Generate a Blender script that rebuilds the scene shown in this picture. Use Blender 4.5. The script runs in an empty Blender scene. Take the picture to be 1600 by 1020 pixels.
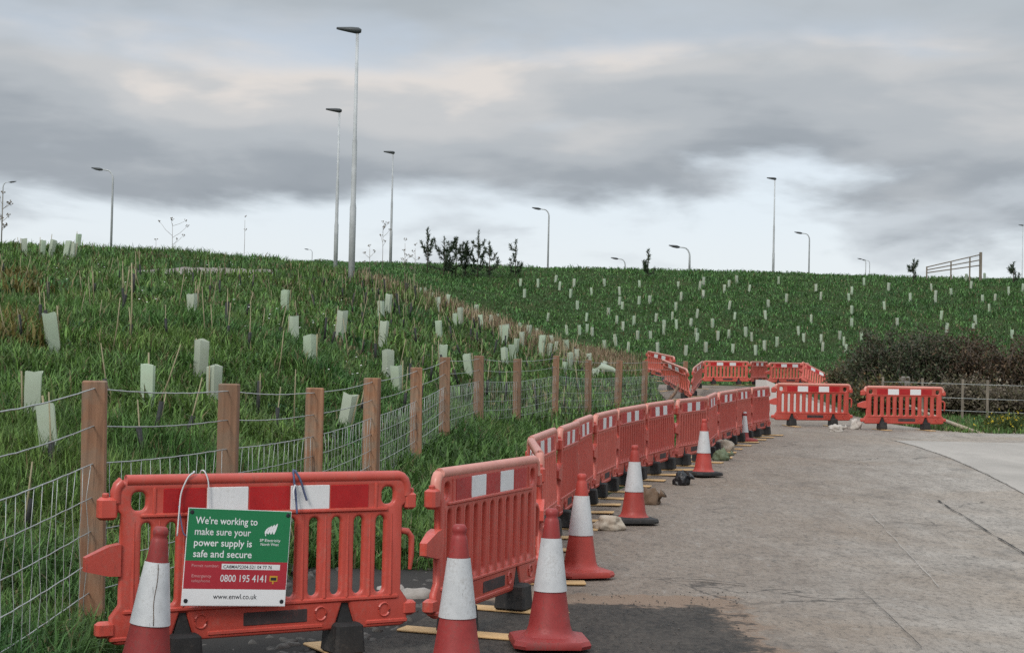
import bpy, bmesh, math, random
import numpy as np
from mathutils import Vector, Matrix, noise

random.seed(7); rng = np.random.default_rng(7)
S = bpy.context.scene
R = math.radians
COL = S.collection

# ---------------------------------------------------------------- camera
F_PX, CX, CY = 2500.0, 800.0, 510.0
EYE = 1.55
PITCH, ROLL = math.atan(62 / F_PX), R(1.3)
cam_d = bpy.data.cameras.new('camera')
cam = bpy.data.objects.new('camera', cam_d); COL.objects.link(cam)
cam_d.sensor_fit = 'HORIZONTAL'; cam_d.sensor_width = 36; cam_d.lens = F_PX / 1600 * 36
cam_d.clip_start = .05; cam_d.clip_end = 20000
CAM_R = Matrix.Rotation(math.pi / 2 + PITCH, 3, 'X') @ Matrix.Rotation(ROLL, 3, 'Z')
cam.matrix_world = Matrix.Translation((0, 0, EYE)) @ CAM_R.to_4x4()
S.camera = cam

# ---------------------------------------------------------------- sky, sun, exposure
SUN_EL, SUN_AZ = 38, 205          # azimuth the light comes from (0 = straight ahead, +Y)
w = bpy.data.worlds.new('World'); S.world = w; w.use_nodes = True
nt = w.node_tree; N = nt.nodes; L = nt.links; N.clear()
def nd(t, **k):
    n = N.new(t)
    for a, b in k.items(): setattr(n, a, b)
    return n
out = nd('ShaderNodeOutputWorld')
sky = nd('ShaderNodeTexSky', sky_type='NISHITA', sun_disc=False)
sky.sun_elevation = R(SUN_EL); sky.sun_rotation = R(SUN_AZ); sky.dust_density = 2.0; sky.air_density = 1.0
tc = nd('ShaderNodeTexCoord')
sep = nd('ShaderNodeSeparateXYZ'); L.new(tc.outputs['Generated'], sep.inputs[0])
def mth(op, a, b=None, c=None, clamp=False):
    n = nd('ShaderNodeMath', operation=op, use_clamp=clamp)
    for i, v in enumerate((a, b, c)):
        if v is None: continue
        if isinstance(v, (int, float)): n.inputs[i].default_value = v
        else: L.new(v, n.inputs[i])
    return n.outputs[0]
def ramp(fac, stops, interp='EASE'):
    n = nd('ShaderNodeValToRGB'); n.color_ramp.interpolation = interp
    e = n.color_ramp.elements
    while len(e) > 1: e.remove(e[-1])
    e[0].position, e[0].color = stops[0][0], stops[0][1]
    for p, c in stops[1:]:
        x = e.new(p); x.color = c
    L.new(fac, n.inputs[0]); return n.outputs[0]
def g(v): return (v, v, v, 1)
SKY_SEED = 14.0
comb = nd('ShaderNodeCombineXYZ')
L.new(sep.outputs[0], comb.inputs[0]); L.new(sep.outputs[1], comb.inputs[1]); L.new(mth('MULTIPLY', sep.outputs[2], 3.4), comb.inputs[2])
def noise_tex(scale, detail, rough, w_, dist=0.0):
    n = nd('ShaderNodeTexNoise', noise_dimensions='4D'); n.inputs['Scale'].default_value = scale
    n.inputs['Detail'].default_value = detail; n.inputs['Roughness'].default_value = rough
    n.inputs['W'].default_value = w_; n.inputs['Distortion'].default_value = dist
    L.new(comb.outputs[0], n.inputs['Vector']); return n.outputs[0]
el = mth('MAXIMUM', sep.outputs[2], 0.0)
def mix(a, b, f, blend='MIX'):
    n = nd('ShaderNodeMix', data_type='RGBA', blend_type=blend)
    for i, v in ((6, a), (7, b)):
        if isinstance(v, tuple): n.inputs[i].default_value = v
        else: L.new(v, n.inputs[i])
    if isinstance(f, (int, float)): n.inputs[0].default_value = f
    else: L.new(f, n.inputs[0])
    return n.outputs[2]

def sstep(x, a_, b_):
    n = nd('ShaderNodeMapRange', interpolation_type='SMOOTHSTEP')
    for i, v in ((0, x), (1, a_), (2, b_)):
        if isinstance(v, (int, float)): n.inputs[i].default_value = v
        else: L.new(v, n.inputs[i])
    return n.outputs[0]
def inv(x): return mth('SUBTRACT', 1.0, x)
def cen(x, k): return mth('MULTIPLY_ADD', x, k, -k / 2)          # noise 0..1 -> -k/2..k/2
n_edge = noise_tex(4.2, 6, .52, SKY_SEED, .3); n_top = noise_tex(3.6, 5, .5, SKY_SEED + 7, .2)
n_fine = noise_tex(11.0, 6, .55, SKY_SEED + 11, .4); n_soft = noise_tex(5.5, 4, .5, SKY_SEED + 19, .2); n_small = noise_tex(9.0, 5, .5, SKY_SEED + 31, .2)
# clear sky behind a thin bright veil
sky_s = mix(sky.outputs[0], (.115, .115, .115, 1), 1.0, 'MULTIPLY')
veil = ramp(el, [(0, (.70, .70, .72, 1)), (.06, (.675, .715, .75, 1)), (.11, (.65, .705, .755, 1)), (.2, (.45, .495, .55, 1)), (1, (.43, .475, .53, 1))])
c0 = mix(sky_s, veil, .85)
# scattered small clouds low down
f0 = mth('MULTIPLY', mth('MULTIPLY', sstep(n_small, .48, .66), sstep(el, .035, .06)), .75)
c0 = mix(c0, (.43, .465, .50, 1), f0)
# the long cloud bank: bright shoulders, dark flat base
zl = mth('ADD', mth('ADD', .095, cen(n_edge, .16)), cen(n_fine, .035)); zu = mth('ADD', mth('ADD', .186, cen(n_top, .16)), cen(n_fine, .03))
t_ = mth('DIVIDE', mth('SUBTRACT', el, zl), mth('MAXIMUM', mth('SUBTRACT', zu, zl), .02))
tt = mth('ADD', mth('ADD', mth('MULTIPLY_ADD', t_, .75, .1), cen(n_soft, 1.5)), cen(n_fine, .85))
shade = ramp(tt, [(-.0, (.240, .270, .302, 1)), (.22, (.285, .315, .347, 1)), (.5, (.375, .402, .428, 1)), (.8, (.465, .475, .485, 1)), (1.0, (.60, .57, .545, 1))])
m1 = mth('MULTIPLY', sstep(mth('SUBTRACT', el, zl), -.007, .019), inv(sstep(mth('SUBTRACT', el, zu), -.012, .02)))
hole = mth('MULTIPLY', sstep(n_small, .58, .74), sstep(n_top, .45, .6)); m1 = mth('MULTIPLY', m1, mth('MULTIPLY_ADD', hole, -.7, 1.0)); c1 = mix(c0, shade, m1)
# the higher deck that goes on overhead
zd = mth('ADD', .192, cen(n_soft, .10)); m2 = mth('MULTIPLY', sstep(mth('SUBTRACT', el, zd), -.012, .03), mth('MULTIPLY_ADD', n_top, .5, .6, clamp=True))
deck = ramp(mth('ADD', n_edge, cen(n_fine, .5)), [(.3, (.30, .332, .358, 1)), (.55, (.36, .39, .415, 1)), (.75, (.445, .472, .495, 1))])
c2 = mix(c1, deck, m2)
zen = nd('ShaderNodeCombineXYZ'); zg = mth('MULTIPLY_ADD', mth('MAXIMUM', mth('SUBTRACT', el, .2), 0), 2.9, 1.0)
for i in range(3): L.new(zg, zen.inputs[i])
sky_c = mix(c2, zen.outputs[0], 1.0, 'MULTIPLY')
bg = nd('ShaderNodeBackground'); bg.inputs[1].default_value = 1.0
L.new(sky_c, bg.inputs[0]); L.new(bg.outputs[0], out.inputs[0])

sun_d = bpy.data.lights.new('sun', 'SUN'); sun_d.energy = 1.5; sun_d.angle = R(14); sun_d.color = (1, .95, .88)
sun = bpy.data.objects.new('sun', sun_d); COL.objects.link(sun)
sd = Vector((math.sin(R(SUN_AZ)) * math.cos(R(SUN_EL)), math.cos(R(SUN_AZ)) * math.cos(R(SUN_EL)), math.sin(R(SUN_EL))))
sun.rotation_euler = sd.to_track_quat('Z', 'Y').to_euler(); sun.location = (0, 0, 60)
S.view_settings.view_transform = 'Standard'; S.view_settings.look = 'None'
S.view_settings.exposure = 0.32; S.view_settings.gamma = 1; S.view_settings.use_curve_mapping = False
S.cycles.use_denoising = False; S.cycles.max_bounces = 6; S.cycles.transparent_max_bounces = 8

# ---------------------------------------------------------------- pixel helpers
CAM_RT = np.array(CAM_R)
def ray(u, v):
    d = CAM_RT @ np.array(((u - CX) / F_PX, -(v - CY) / F_PX, -1.0)); return d
def at_s(u, v, s):
    """point seen at pixel (u, v) where one metre covers s pixels"""
    return np.array((0, 0, EYE)) + ray(u, v) * (F_PX / s)
def xy_s(u, s, v=600):
    p = at_s(u, v, s); return p[0], p[1]

# ---------------------------------------------------------------- materials
def material(name, build):
    m = bpy.data.materials.new(name); m.use_nodes = True
    t = m.node_tree; t.nodes.clear()
    o = t.nodes.new('ShaderNodeOutputMaterial'); b = t.nodes.new('ShaderNodeBsdfPrincipled')
    t.links.new(b.outputs[0], o.inputs[0]); build(t, b); return m
class G:
    """small shorthand around a node tree"""
    def __init__(s, t): s.t = t
    def n(s, k, **kw):
        x = s.t.nodes.new(k)
        for a, b in kw.items(): setattr(x, a, b)
        return x
    def l(s, a, b): s.t.links.new(a, b)
    def co(s, kind='Object'): return s.n('ShaderNodeTexCoord').outputs[kind]
    def world(s): return s.n('ShaderNodeNewGeometry').outputs['Position']
    def noise(s, vec, scale, detail=4, rough=.55, dist=0):
        x = s.n('ShaderNodeTexNoise'); x.inputs['Scale'].default_value = scale; x.inputs['Detail'].default_value = detail
        x.inputs['Roughness'].default_value = rough; x.inputs['Distortion'].default_value = dist
        s.l(vec, x.inputs['Vector']); return x.outputs[0]
    def stretch(s, vec, sc):
        x = s.n('ShaderNodeMapping'); x.inputs['Scale'].default_value = sc; s.l(vec, x.inputs[0]); return x.outputs[0]
    def ramp(s, f, stops, interp='LINEAR'):
        x = s.n('ShaderNodeValToRGB'); x.color_ramp.interpolation = interp; e = x.color_ramp.elements
        while len(e) > 1: e.remove(e[-1])
        e[0].position = stops[0][0]; e[0].color = stops[0][1]
        for p, c in stops[1:]: e.new(p).color = c
        s.l(f, x.inputs[0]); return x.outputs[0]
    def mix(s, a, b, f, blend='MIX'):
        x = s.n('ShaderNodeMix', data_type='RGBA', blend_type=blend)
        for i, v in ((6, a), (7, b)):
            if isinstance(v, tuple): x.inputs[i].default_value = v if len(v) == 4 else v + (1,)
            else: s.l(v, x.inputs[i])
        if isinstance(f, (int, float)): x.inputs[0].default_value = f
        else: s.l(f, x.inputs[0])
        return x.outputs[2]
    def bump(s, h, strength, dist, bsdf):
        x = s.n('ShaderNodeBump'); x.inputs['Strength'].default_value = strength; x.inputs['Distance'].default_value = dist
        s.l(h, x.inputs['Height']); s.l(x.outputs[0], bsdf.inputs['Normal'])
def c4(c): return (c[0], c[1], c[2], 1)

def worn(name, col, dirt=(.16, .12, .09), amount=.35, rough=.5, scale=5, bump=.15, spec=.4, dark=.75):
    def b(t, p):
        q = G(t); v = q.co(); oi = q.n('ShaderNodeObjectInfo').outputs['Random']
        add = q.n('ShaderNodeVectorMath', operation='ADD'); q.l(v, add.inputs[0])
        mul = q.n('ShaderNodeMath', operation='MULTIPLY'); mul.inputs[1].default_value = 37.0; q.l(oi, mul.inputs[0]); q.l(mul.outputs[0], add.inputs[1])
        v = add.outputs[0]
        n1 = q.noise(v, scale, 6, .65); n2 = q.noise(v, scale * 9, 4, .6)
        c = q.mix(c4([x * dark for x in col]), c4(col), q.ramp(n1, [(.35, g(0)), (.62, g(1))]))
        f = q.ramp(q.mix(n1, n2, .45), [(.52, g(0)), (.72, g(amount))])
        c = q.mix(c, c4(dirt), f)
        sv = q.noise(q.stretch(v, (3, 3, .5)), scale * 4, 4, .7); c = q.mix(c, c4([x * .45 for x in dirt]), q.ramp(sv, [(.60, g(0)), (.72, g(amount * .8))]))
        hs = q.n('ShaderNodeHueSaturation'); mr = q.n('ShaderNodeMapRange'); mr.inputs[3].default_value = .9; mr.inputs[4].default_value = 1.1; q.l(oi, mr.inputs[0]); q.l(mr.outputs[0], hs.inputs['Value']); q.l(c, hs.inputs['Color']); c = hs.outputs[0]
        q.l(c, p.inputs['Base Color'])
        q.l(q.ramp(n2, [(.3, g(rough - .1)), (.7, g(min(1, rough + .2)))]), p.inputs['Roughness'])
        p.inputs['Specular IOR Level'].default_value = spec
        q.bump(n2, bump, .004, p)
    return material(name, b)

M = {}
M['barrier'] = worn('barrier_plastic', (.495, .072, .050), (.27, .13, .10), .6, .36, 4, .05, .5, .86)
M['barrier_old'] = worn('barrier_plastic_faded', (.55, .104, .074), (.38, .2, .16), .55, .42, 4, .05, .5, .84)
M['top_sheen'] = worn('sky_sheen_top_plastic', (.56, .22, .17), (.45, .3, .26), .5, .36, 4, .03, .5, .86)  # sky reflection on the glossy top rail, painted in as a paler red
M['panel_red'] = worn('reflective_red', (.42, .012, .014), (.2, .05, .04), .3, .35, 6, .05)
M['panel_white'] = worn('reflective_white', (.66, .66, .66), (.3, .27, .24), .4, .4, 7, .05, .4, .92)
M['foot'] = worn('foot_rubber', (.022, .021, .021), (.12, .1, .085), .5, .75, 6, .3)
M['ochre'] = worn('foot_flange', (.56, .36, .17), (.2, .15, .1), .5, .7, 8, .2)
M['cone_red'] = worn('cone_red', (.29, .034, .032), (.13, .07, .06), .75, .5, 7, .05)
M['cone_orange'] = worn('cone_orange', (.38, .048, .036), (.24, .1, .08), .5, .5, 6, .05)
M['cone_sleeve'] = worn('cone_sleeve', (.56, .57, .58), (.30, .28, .26), .75, .4, 9, .04, .4, .8)
M['wood'] = None
def wood(t, p):
    q = G(t); v = q.stretch(q.co(), (1, 1, .06)); n1 = q.noise(v, 28, 5, .6, .6); n2 = q.noise(q.co(), 6, 4)
    c = q.ramp(n1, [(.3, (.16, .075, .040, 1)), (.55, (.29, .145, .080, 1)), (.75, (.37, .205, .125, 1))])
    c = q.mix(c, (.20, .18, .14, 1), q.ramp(n2, [(.45, g(0)), (.7, g(.75))]))
    cr = q.noise(q.stretch(q.co(), (1, 1, .03)), 45, 3, .6, 1.0); c = q.mix(c, (.05, .03, .022, 1), q.ramp(cr, [(.60, g(0)), (.66, g(.8))]))
    oi = q.n('ShaderNodeObjectInfo').outputs['Random']; c = q.mix(c, q.mix(c, (.13, .085, .055, 1), .6), oi); q.l(c, p.inputs['Base Color'])
    p.inputs['Roughness'].default_value = .85; q.bump(n1, .5, .006, p)
M['wood'] = material('fence_timber', wood)
def wood2(t, p):
    q = G(t); n1 = q.noise(q.stretch(q.co(), (1, 1, .08)), 30, 5, .6, .5)
    q.l(q.ramp(n1, [(.3, (.10, .085, .07, 1)), (.7, (.26, .22, .17, 1))]), p.inputs['Base Color']); p.inputs['Roughness'].default_value = .9
M['wood_grey'] = material('weathered_timber', wood2)
M['wire'] = worn('galvanised_wire', (.42, .44, .43), (.2, .2, .19), .4, .45, 20, .05, .5)
M['wire'].node_tree.nodes['Principled BSDF'].inputs['Metallic'].default_value = .35
M['steel'] = worn('lamp_column_steel', (.44, .46, .47), (.3, .3, .3), .3, .5, 2, .03)
M['lamp_head'] = worn('lamp_head_grey', (.055, .062, .066), (.1, .1, .1), .2, .5, 3, .03)
M['bamboo'] = worn('bamboo', (.29, .25, .15), (.2, .15, .09), .5, .6, 12, .1)
M['guard_black'] = worn('guard_black', (.016, .017, .016), (.05, .05, .04), .4, .6, 8, .1)
def shelter(t, p):
    q = G(t); v = q.co(); n = q.noise(v, 5, 4); oi = q.n('ShaderNodeObjectInfo').outputs['Random']
    c = q.mix((.40, .52, .37, 1), (.52, .59, .47, 1), n); c = q.mix(c, (.46, .50, .41, 1), oi)
    n2 = q.noise(v, 5, 3); c = q.mix(c, (.36, .42, .28, 1), q.ramp(n2, [(.5, g(0)), (.75, g(.45))])); q.l(c, p.inputs['Base Color'])
    p.inputs['Roughness'].default_value = .55
    tr = q.n('ShaderNodeBsdfTranslucent'); q.l(c, tr.inputs[0]); ms = q.n('ShaderNodeMixShader'); ms.inputs[0].default_value = .35
    o = t.nodes['Material Output']; q.l(p.outputs[0], ms.inputs[1]); q.l(tr.outputs[0], ms.inputs[2]); q.l(ms.outputs[0], o.inputs[0])
M['shelter'] = material('shelter_plastic', shelter)
def leafy(name, mult=1.0, transl=.3, rough=.55):
    def b(t, p):
        q = G(t); a = q.n('ShaderNodeAttribute', attribute_name='tint').outputs['Color']
        c = q.mix(a, (mult, mult, mult, 1), 1.0, 'MULTIPLY'); q.l(c, p.inputs['Base Color'])
        p.inputs['Roughness'].default_value = rough; p.inputs['Specular IOR Level'].default_value = .25
        tr = q.n('ShaderNodeBsdfTranslucent'); q.l(c, tr.inputs[0]); ms = q.n('ShaderNodeMixShader'); ms.inputs[0].default_value = transl
        q.l(p.outputs[0], ms.inputs[1]); q.l(tr.outputs[0], ms.inputs[2]); q.l(ms.outputs[0], t.nodes['Material Output'].inputs[0])
    return material(name, b)
M['grass'] = leafy('grass_blades')
M['leaf'] = leafy('leaves', 1.0, .25)
def ground(t, p):
    q = G(t); v = q.world(); n1 = q.noise(v, .35, 5); n2 = q.noise(v, 5, 6, .7); n3 = q.noise(v, 28, 5, .7)
    c = q.mix((.022, .045, .014, 1), (.05, .085, .028, 1), n2)
    c = q.mix(c, (.07, .07, .03, 1), q.ramp(n1, [(.5, g(0)), (.7, g(.5))]))
    c = q.mix(c, (.03, .025, .015, 1), q.ramp(n3, [(.45, g(0)), (.7, g(.8))])); q.l(c, p.inputs['Base Color'])
    p.inputs['Roughness'].default_value = 1; p.inputs['Specular IOR Level'].default_value = .1; q.bump(q.mix(n2, n3, .5), 1, .12, p)
M['ground'] = material('grassy_ground', ground)
def road(t, p):
    q = G(t); v = q.world(); big = q.noise(v, .28, 5, .6, .6); mid = q.noise(q.stretch(v, (1.5, .6, 1)), 1.6, 6, .65, .5)
    fine = q.noise(q.stretch(v, (1.2, .5, 1)), 22, 6, .75); grit = q.noise(q.stretch(v, (1.2, .6, 1)), 100, 3, .75)
    c = q.mix((.265, .236, .206, 1), (.38, .34, .298, 1), q.ramp(mid, [(.28, g(0)), (.72, g(1))]))
    c = q.mix(c, (.30, .232, .172, 1), q.ramp(big, [(.42, g(0)), (.66, g(.7))]))
    st = q.noise(q.stretch(v, (1.1, .5, 1)), .75, 6, .7, .8); c = q.mix(c, (.095, .088, .082, 1), q.ramp(st, [(.54, g(0)), (.68, g(.6))]))
    sp = q.n('ShaderNodeSeparateXYZ'); q.l(v, sp.inputs[0])
    # mud trodden out beside the excavation
    ln = q.n('ShaderNodeMath', operation='MULTIPLY_ADD'); q.l(sp.outputs[1], ln.inputs[0]); ln.inputs[1].default_value = -.24; q.l(sp.outputs[0], ln.inputs[2])
    md = q.n('ShaderNodeMath', operation='MULTIPLY_ADD'); q.l(mid, md.inputs[0]); md.inputs[1].default_value = 2.2; q.l(ln.outputs[0], md.inputs[2])
    c = q.mix(c, (.165, .122, .092, 1), q.ramp(q_norm(q, md.outputs[0], -2.6, 2.2), [(.0, g(.8)), (.55, g(.55)), (1, g(0))]))
    mot = q.noise(q.stretch(v, (1.3, .5, 1)), 7.5, 6, .7, .4); c = q.mix(c, (.085, .078, .072, 1), q.ramp(mot, [(.52, g(0)), (.70, g(.5))])); c = q.mix(c, (.36, .34, .315, 1), q.ramp(mot, [(.30, g(.4)), (.44, g(0))]))
    c = q.mix(c, (.05, .047, .043, 1), q.ramp(fine, [(.50, g(0)), (.70, g(.8))]))
    c = q.mix(c, (.30, .28, .26, 1), q.ramp(grit, [(.56, g(0)), (.70, g(.55))]))
    # opened-up ground by the barriers: dark broken tarmac with a clay lip
    wob = q.noise(v, 3.4, 8, .72); wn = q.n('ShaderNodeMath', operation='MULTIPLY_ADD'); q.l(wob, wn.inputs[0]); wn.inputs[1].default_value = 1.0; wn.inputs[2].default_value = -.5
    def mk(x1, y1, lo, hi):
        dx = q.n('ShaderNodeMath', operation='SUBTRACT'); q.l(sp.outputs[0], dx.inputs[0]); dx.inputs[1].default_value = x1
        dy = q.n('ShaderNodeMath', operation='SUBTRACT'); q.l(sp.outputs[1], dy.inputs[0]); dy.inputs[1].default_value = y1
        mx = q.n('ShaderNodeMath', operation='MAXIMUM'); q.l(dx.outputs[0], mx.inputs[0]); q.l(dy.outputs[0], mx.inputs[1])
        ad = q.n('ShaderNodeMath', operation='ADD'); q.l(mx.outputs[0], ad.inputs[0]); q.l(wn.outputs[0], ad.inputs[1]); return q_norm(q, ad.outputs[0], lo, hi)
    inv1 = q.ramp(mk(*PATCH_CLAY, -.02, .06), [(0, g(.75)), (1, g(0))]); c = q.mix(c, q.mix((.18, .115, .078, 1), (.27, .19, .135, 1), fine), inv1)
    inv2 = q.ramp(mk(*PATCH_TAR, -.10, .05), [(0, g(1)), (.6, g(.85)), (1, g(0))]); c = q.mix(c, q.mix((.022, .021, .020, 1), (.095, .080, .067, 1), q.ramp(q.mix(fine, mid, .4), [(.38, g(0)), (.66, g(1))])), inv2)
    vo = q.n('ShaderNodeTexVoronoi', feature='DISTANCE_TO_EDGE'); vo.inputs['Scale'].default_value = .55
    dv = q.n('ShaderNodeVectorMath', operation='ADD'); q.l(v, dv.inputs[0])
    ns = q.n('ShaderNodeTexNoise'); ns.inputs['Scale'].default_value = 1.3; ns.inputs['Detail'].default_value = 6; q.l(v, ns.inputs['Vector']); q.l(ns.outputs[1], dv.inputs[1]); q.l(dv.outputs[0], vo.inputs['Vector'])
    crack = q.ramp(vo.outputs['Distance'], [(.0, g(.75)), (.006, g(.4)), (.012, g(0))])
    gate = q.ramp(q.noise(v, .5, 2), [(.5, g(0)), (.6, g(1))])
    cm = q.mix(crack, gate, 1.0, 'MULTIPLY'); c = q.mix(c, (.035, .032, .03, 1), cm)
    q.l(c, p.inputs['Base Color']); p.inputs['Roughness'].default_value = .88; p.inputs['Specular IOR Level'].default_value = .25
    q.bump(q.mix(fine, grit, .45), .9, .02, p)
PATCH_CLAY, PATCH_TAR = (1.50, 11.0), (1.42, 10.55)
def q_norm(q, x, a, b):
    m = q.n('ShaderNodeMapRange'); m.inputs[1].default_value = a; m.inputs[2].default_value = b; q.l(x, m.inputs[0]); return m.outputs[0]
M['road'] = material('worn_road', road)
def conc(col1, col2, dark):
    def b(t, p):
        q = G(t); v = q.world(); n1 = q.noise(q.stretch(v, (1.2, .6, 1)), .8, 6, .65, .4); n2 = q.noise(v, 18, 6, .75); n3 = q.noise(v, 90, 3)
        c = q.mix(c4(col1), c4(col2), q.ramp(n1, [(.3, g(0)), (.7, g(1))])); c = q.mix(c, c4(dark), q.ramp(n2, [(.55, g(0)), (.75, g(.6))]))
        c = q.mix(c, c4([min(1, x * 1.5) for x in col2]), q.ramp(n3, [(.6, g(0)), (.75, g(.35))]))
        q.l(c, p.inputs['Base Color']); p.inputs['Roughness'].default_value = .9; p.inputs['Specular IOR Level'].default_value = .2; q.bump(q.mix(n2, n3, .4), .5, .012, p)
    return b
M['concrete'] = material('pale_concrete', conc((.27, .248, .222), (.37, .338, .305), (.14, .125, .11)))
M['slab'] = material('slab_concrete', conc((.155, .147, .14), (.245, .232, .22), (.07, .066, .062)))
M['tar'] = material('dark_asphalt', conc((.042, .038, .035), (.125, .103, .085), (.02, .018, .017)))
M['clay'] = material('clay_stain', conc((.20, .125, .08), (.26, .175, .12), (.1, .07, .05)))
M['soil'] = material('black_soil', conc((.016, .015, .014), (.045, .040, .036), (.008, .008, .008)))
M['gravel'] = material('path_gravel', conc((.17, .15, .135), (.25, .22, .20), (.08, .07, .06)))
M['pale_block'] = material('pale_cast_concrete', conc((.50, .455, .43), (.62, .57, .54), (.36, .32, .3)))
M['joint'] = material('joint_filler', conc((.02, .02, .02), (.035, .033, .03), (.01, .01, .01)))
M['rubble'] = worn('rubble', (.085, .078, .07), (.2, .18, .16), .6, .9, 7, .4)
M['rubble_pale'] = worn('rubble_pale', (.36, .33, .30), (.15, .13, .11), .5, .9, 7, .4)
M['bag'] = worn('sandbag_cream', (.42, .36, .29), (.16, .12, .085), .7, .8, 7, .5, .2, .75)
M['bag_white'] = worn('sandbag_white', (.44, .40, .36), (.2, .16, .13), .5, .8, 7, .5, .2, .75)
M['bag_black'] = worn('bag_black', (.012, .012, .014), (.05, .045, .04), .3, .35, 8, .3)
M['bag_green'] = worn('bag_green', (.12, .15, .085), (.28, .25, .2), .6, .6, 7, .4)
M['bag_brown'] = worn('sack_brown', (.13, .085, .055), (.07, .05, .035), .6, .9, 8, .6)
M['paint_white'] = worn('sign_white', (.72, .72, .72), (.45, .44, .42), .25, .4, 9, .03, .4, .95)
M['sign_green'] = worn('sign_green', (.012, .17, .062), (.02, .14, .06), .3, .4, 6, .02, .4, .92)
M['sign_red'] = worn('sign_red', (.36, .022, .034), (.3, .05, .05), .3, .4, 6, .02, .4, .92)
M['ink'] = worn('ink_black', (.02, .02, .025), (.02, .02, .02), 0, .6)
M['ink_faint'] = worn('ink_faint_pink', (.60, .28, .28), (.5, .2, .2), .2, .6)
M['sign_yellow'] = worn('sign_yellow', (.6, .33, .03), (.3, .2, .05), .2, .6)
M['cord_white'] = worn('cord_white', (.62, .62, .63), (.3, .3, .3), .4, .8)
M['cord_blue'] = worn('cord_blue', (.09, .11, .2), (.2, .2, .25), .4, .8)
M['pole_pale'] = worn('stripped_pole', (.40, .33, .25), (.2, .15, .1), .5, .8, 5, .3)
M['bark'] = worn('bark', (.11, .088, .068), (.17, .145, .115), .5, .9, 12, .5)
M['stone'] = worn('stone', (.20, .18, .16), (.1, .1, .07), .5, .9, 5, .5)
M['daisy'] = worn('petal_white', (.8, .8, .78), (.7, .7, .5), .1, .7)
M['black_band'] = worn('scuffed_label_recess', (.05, .035, .035), (.3, .08, .06), .6, .7, 9, .1)

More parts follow.
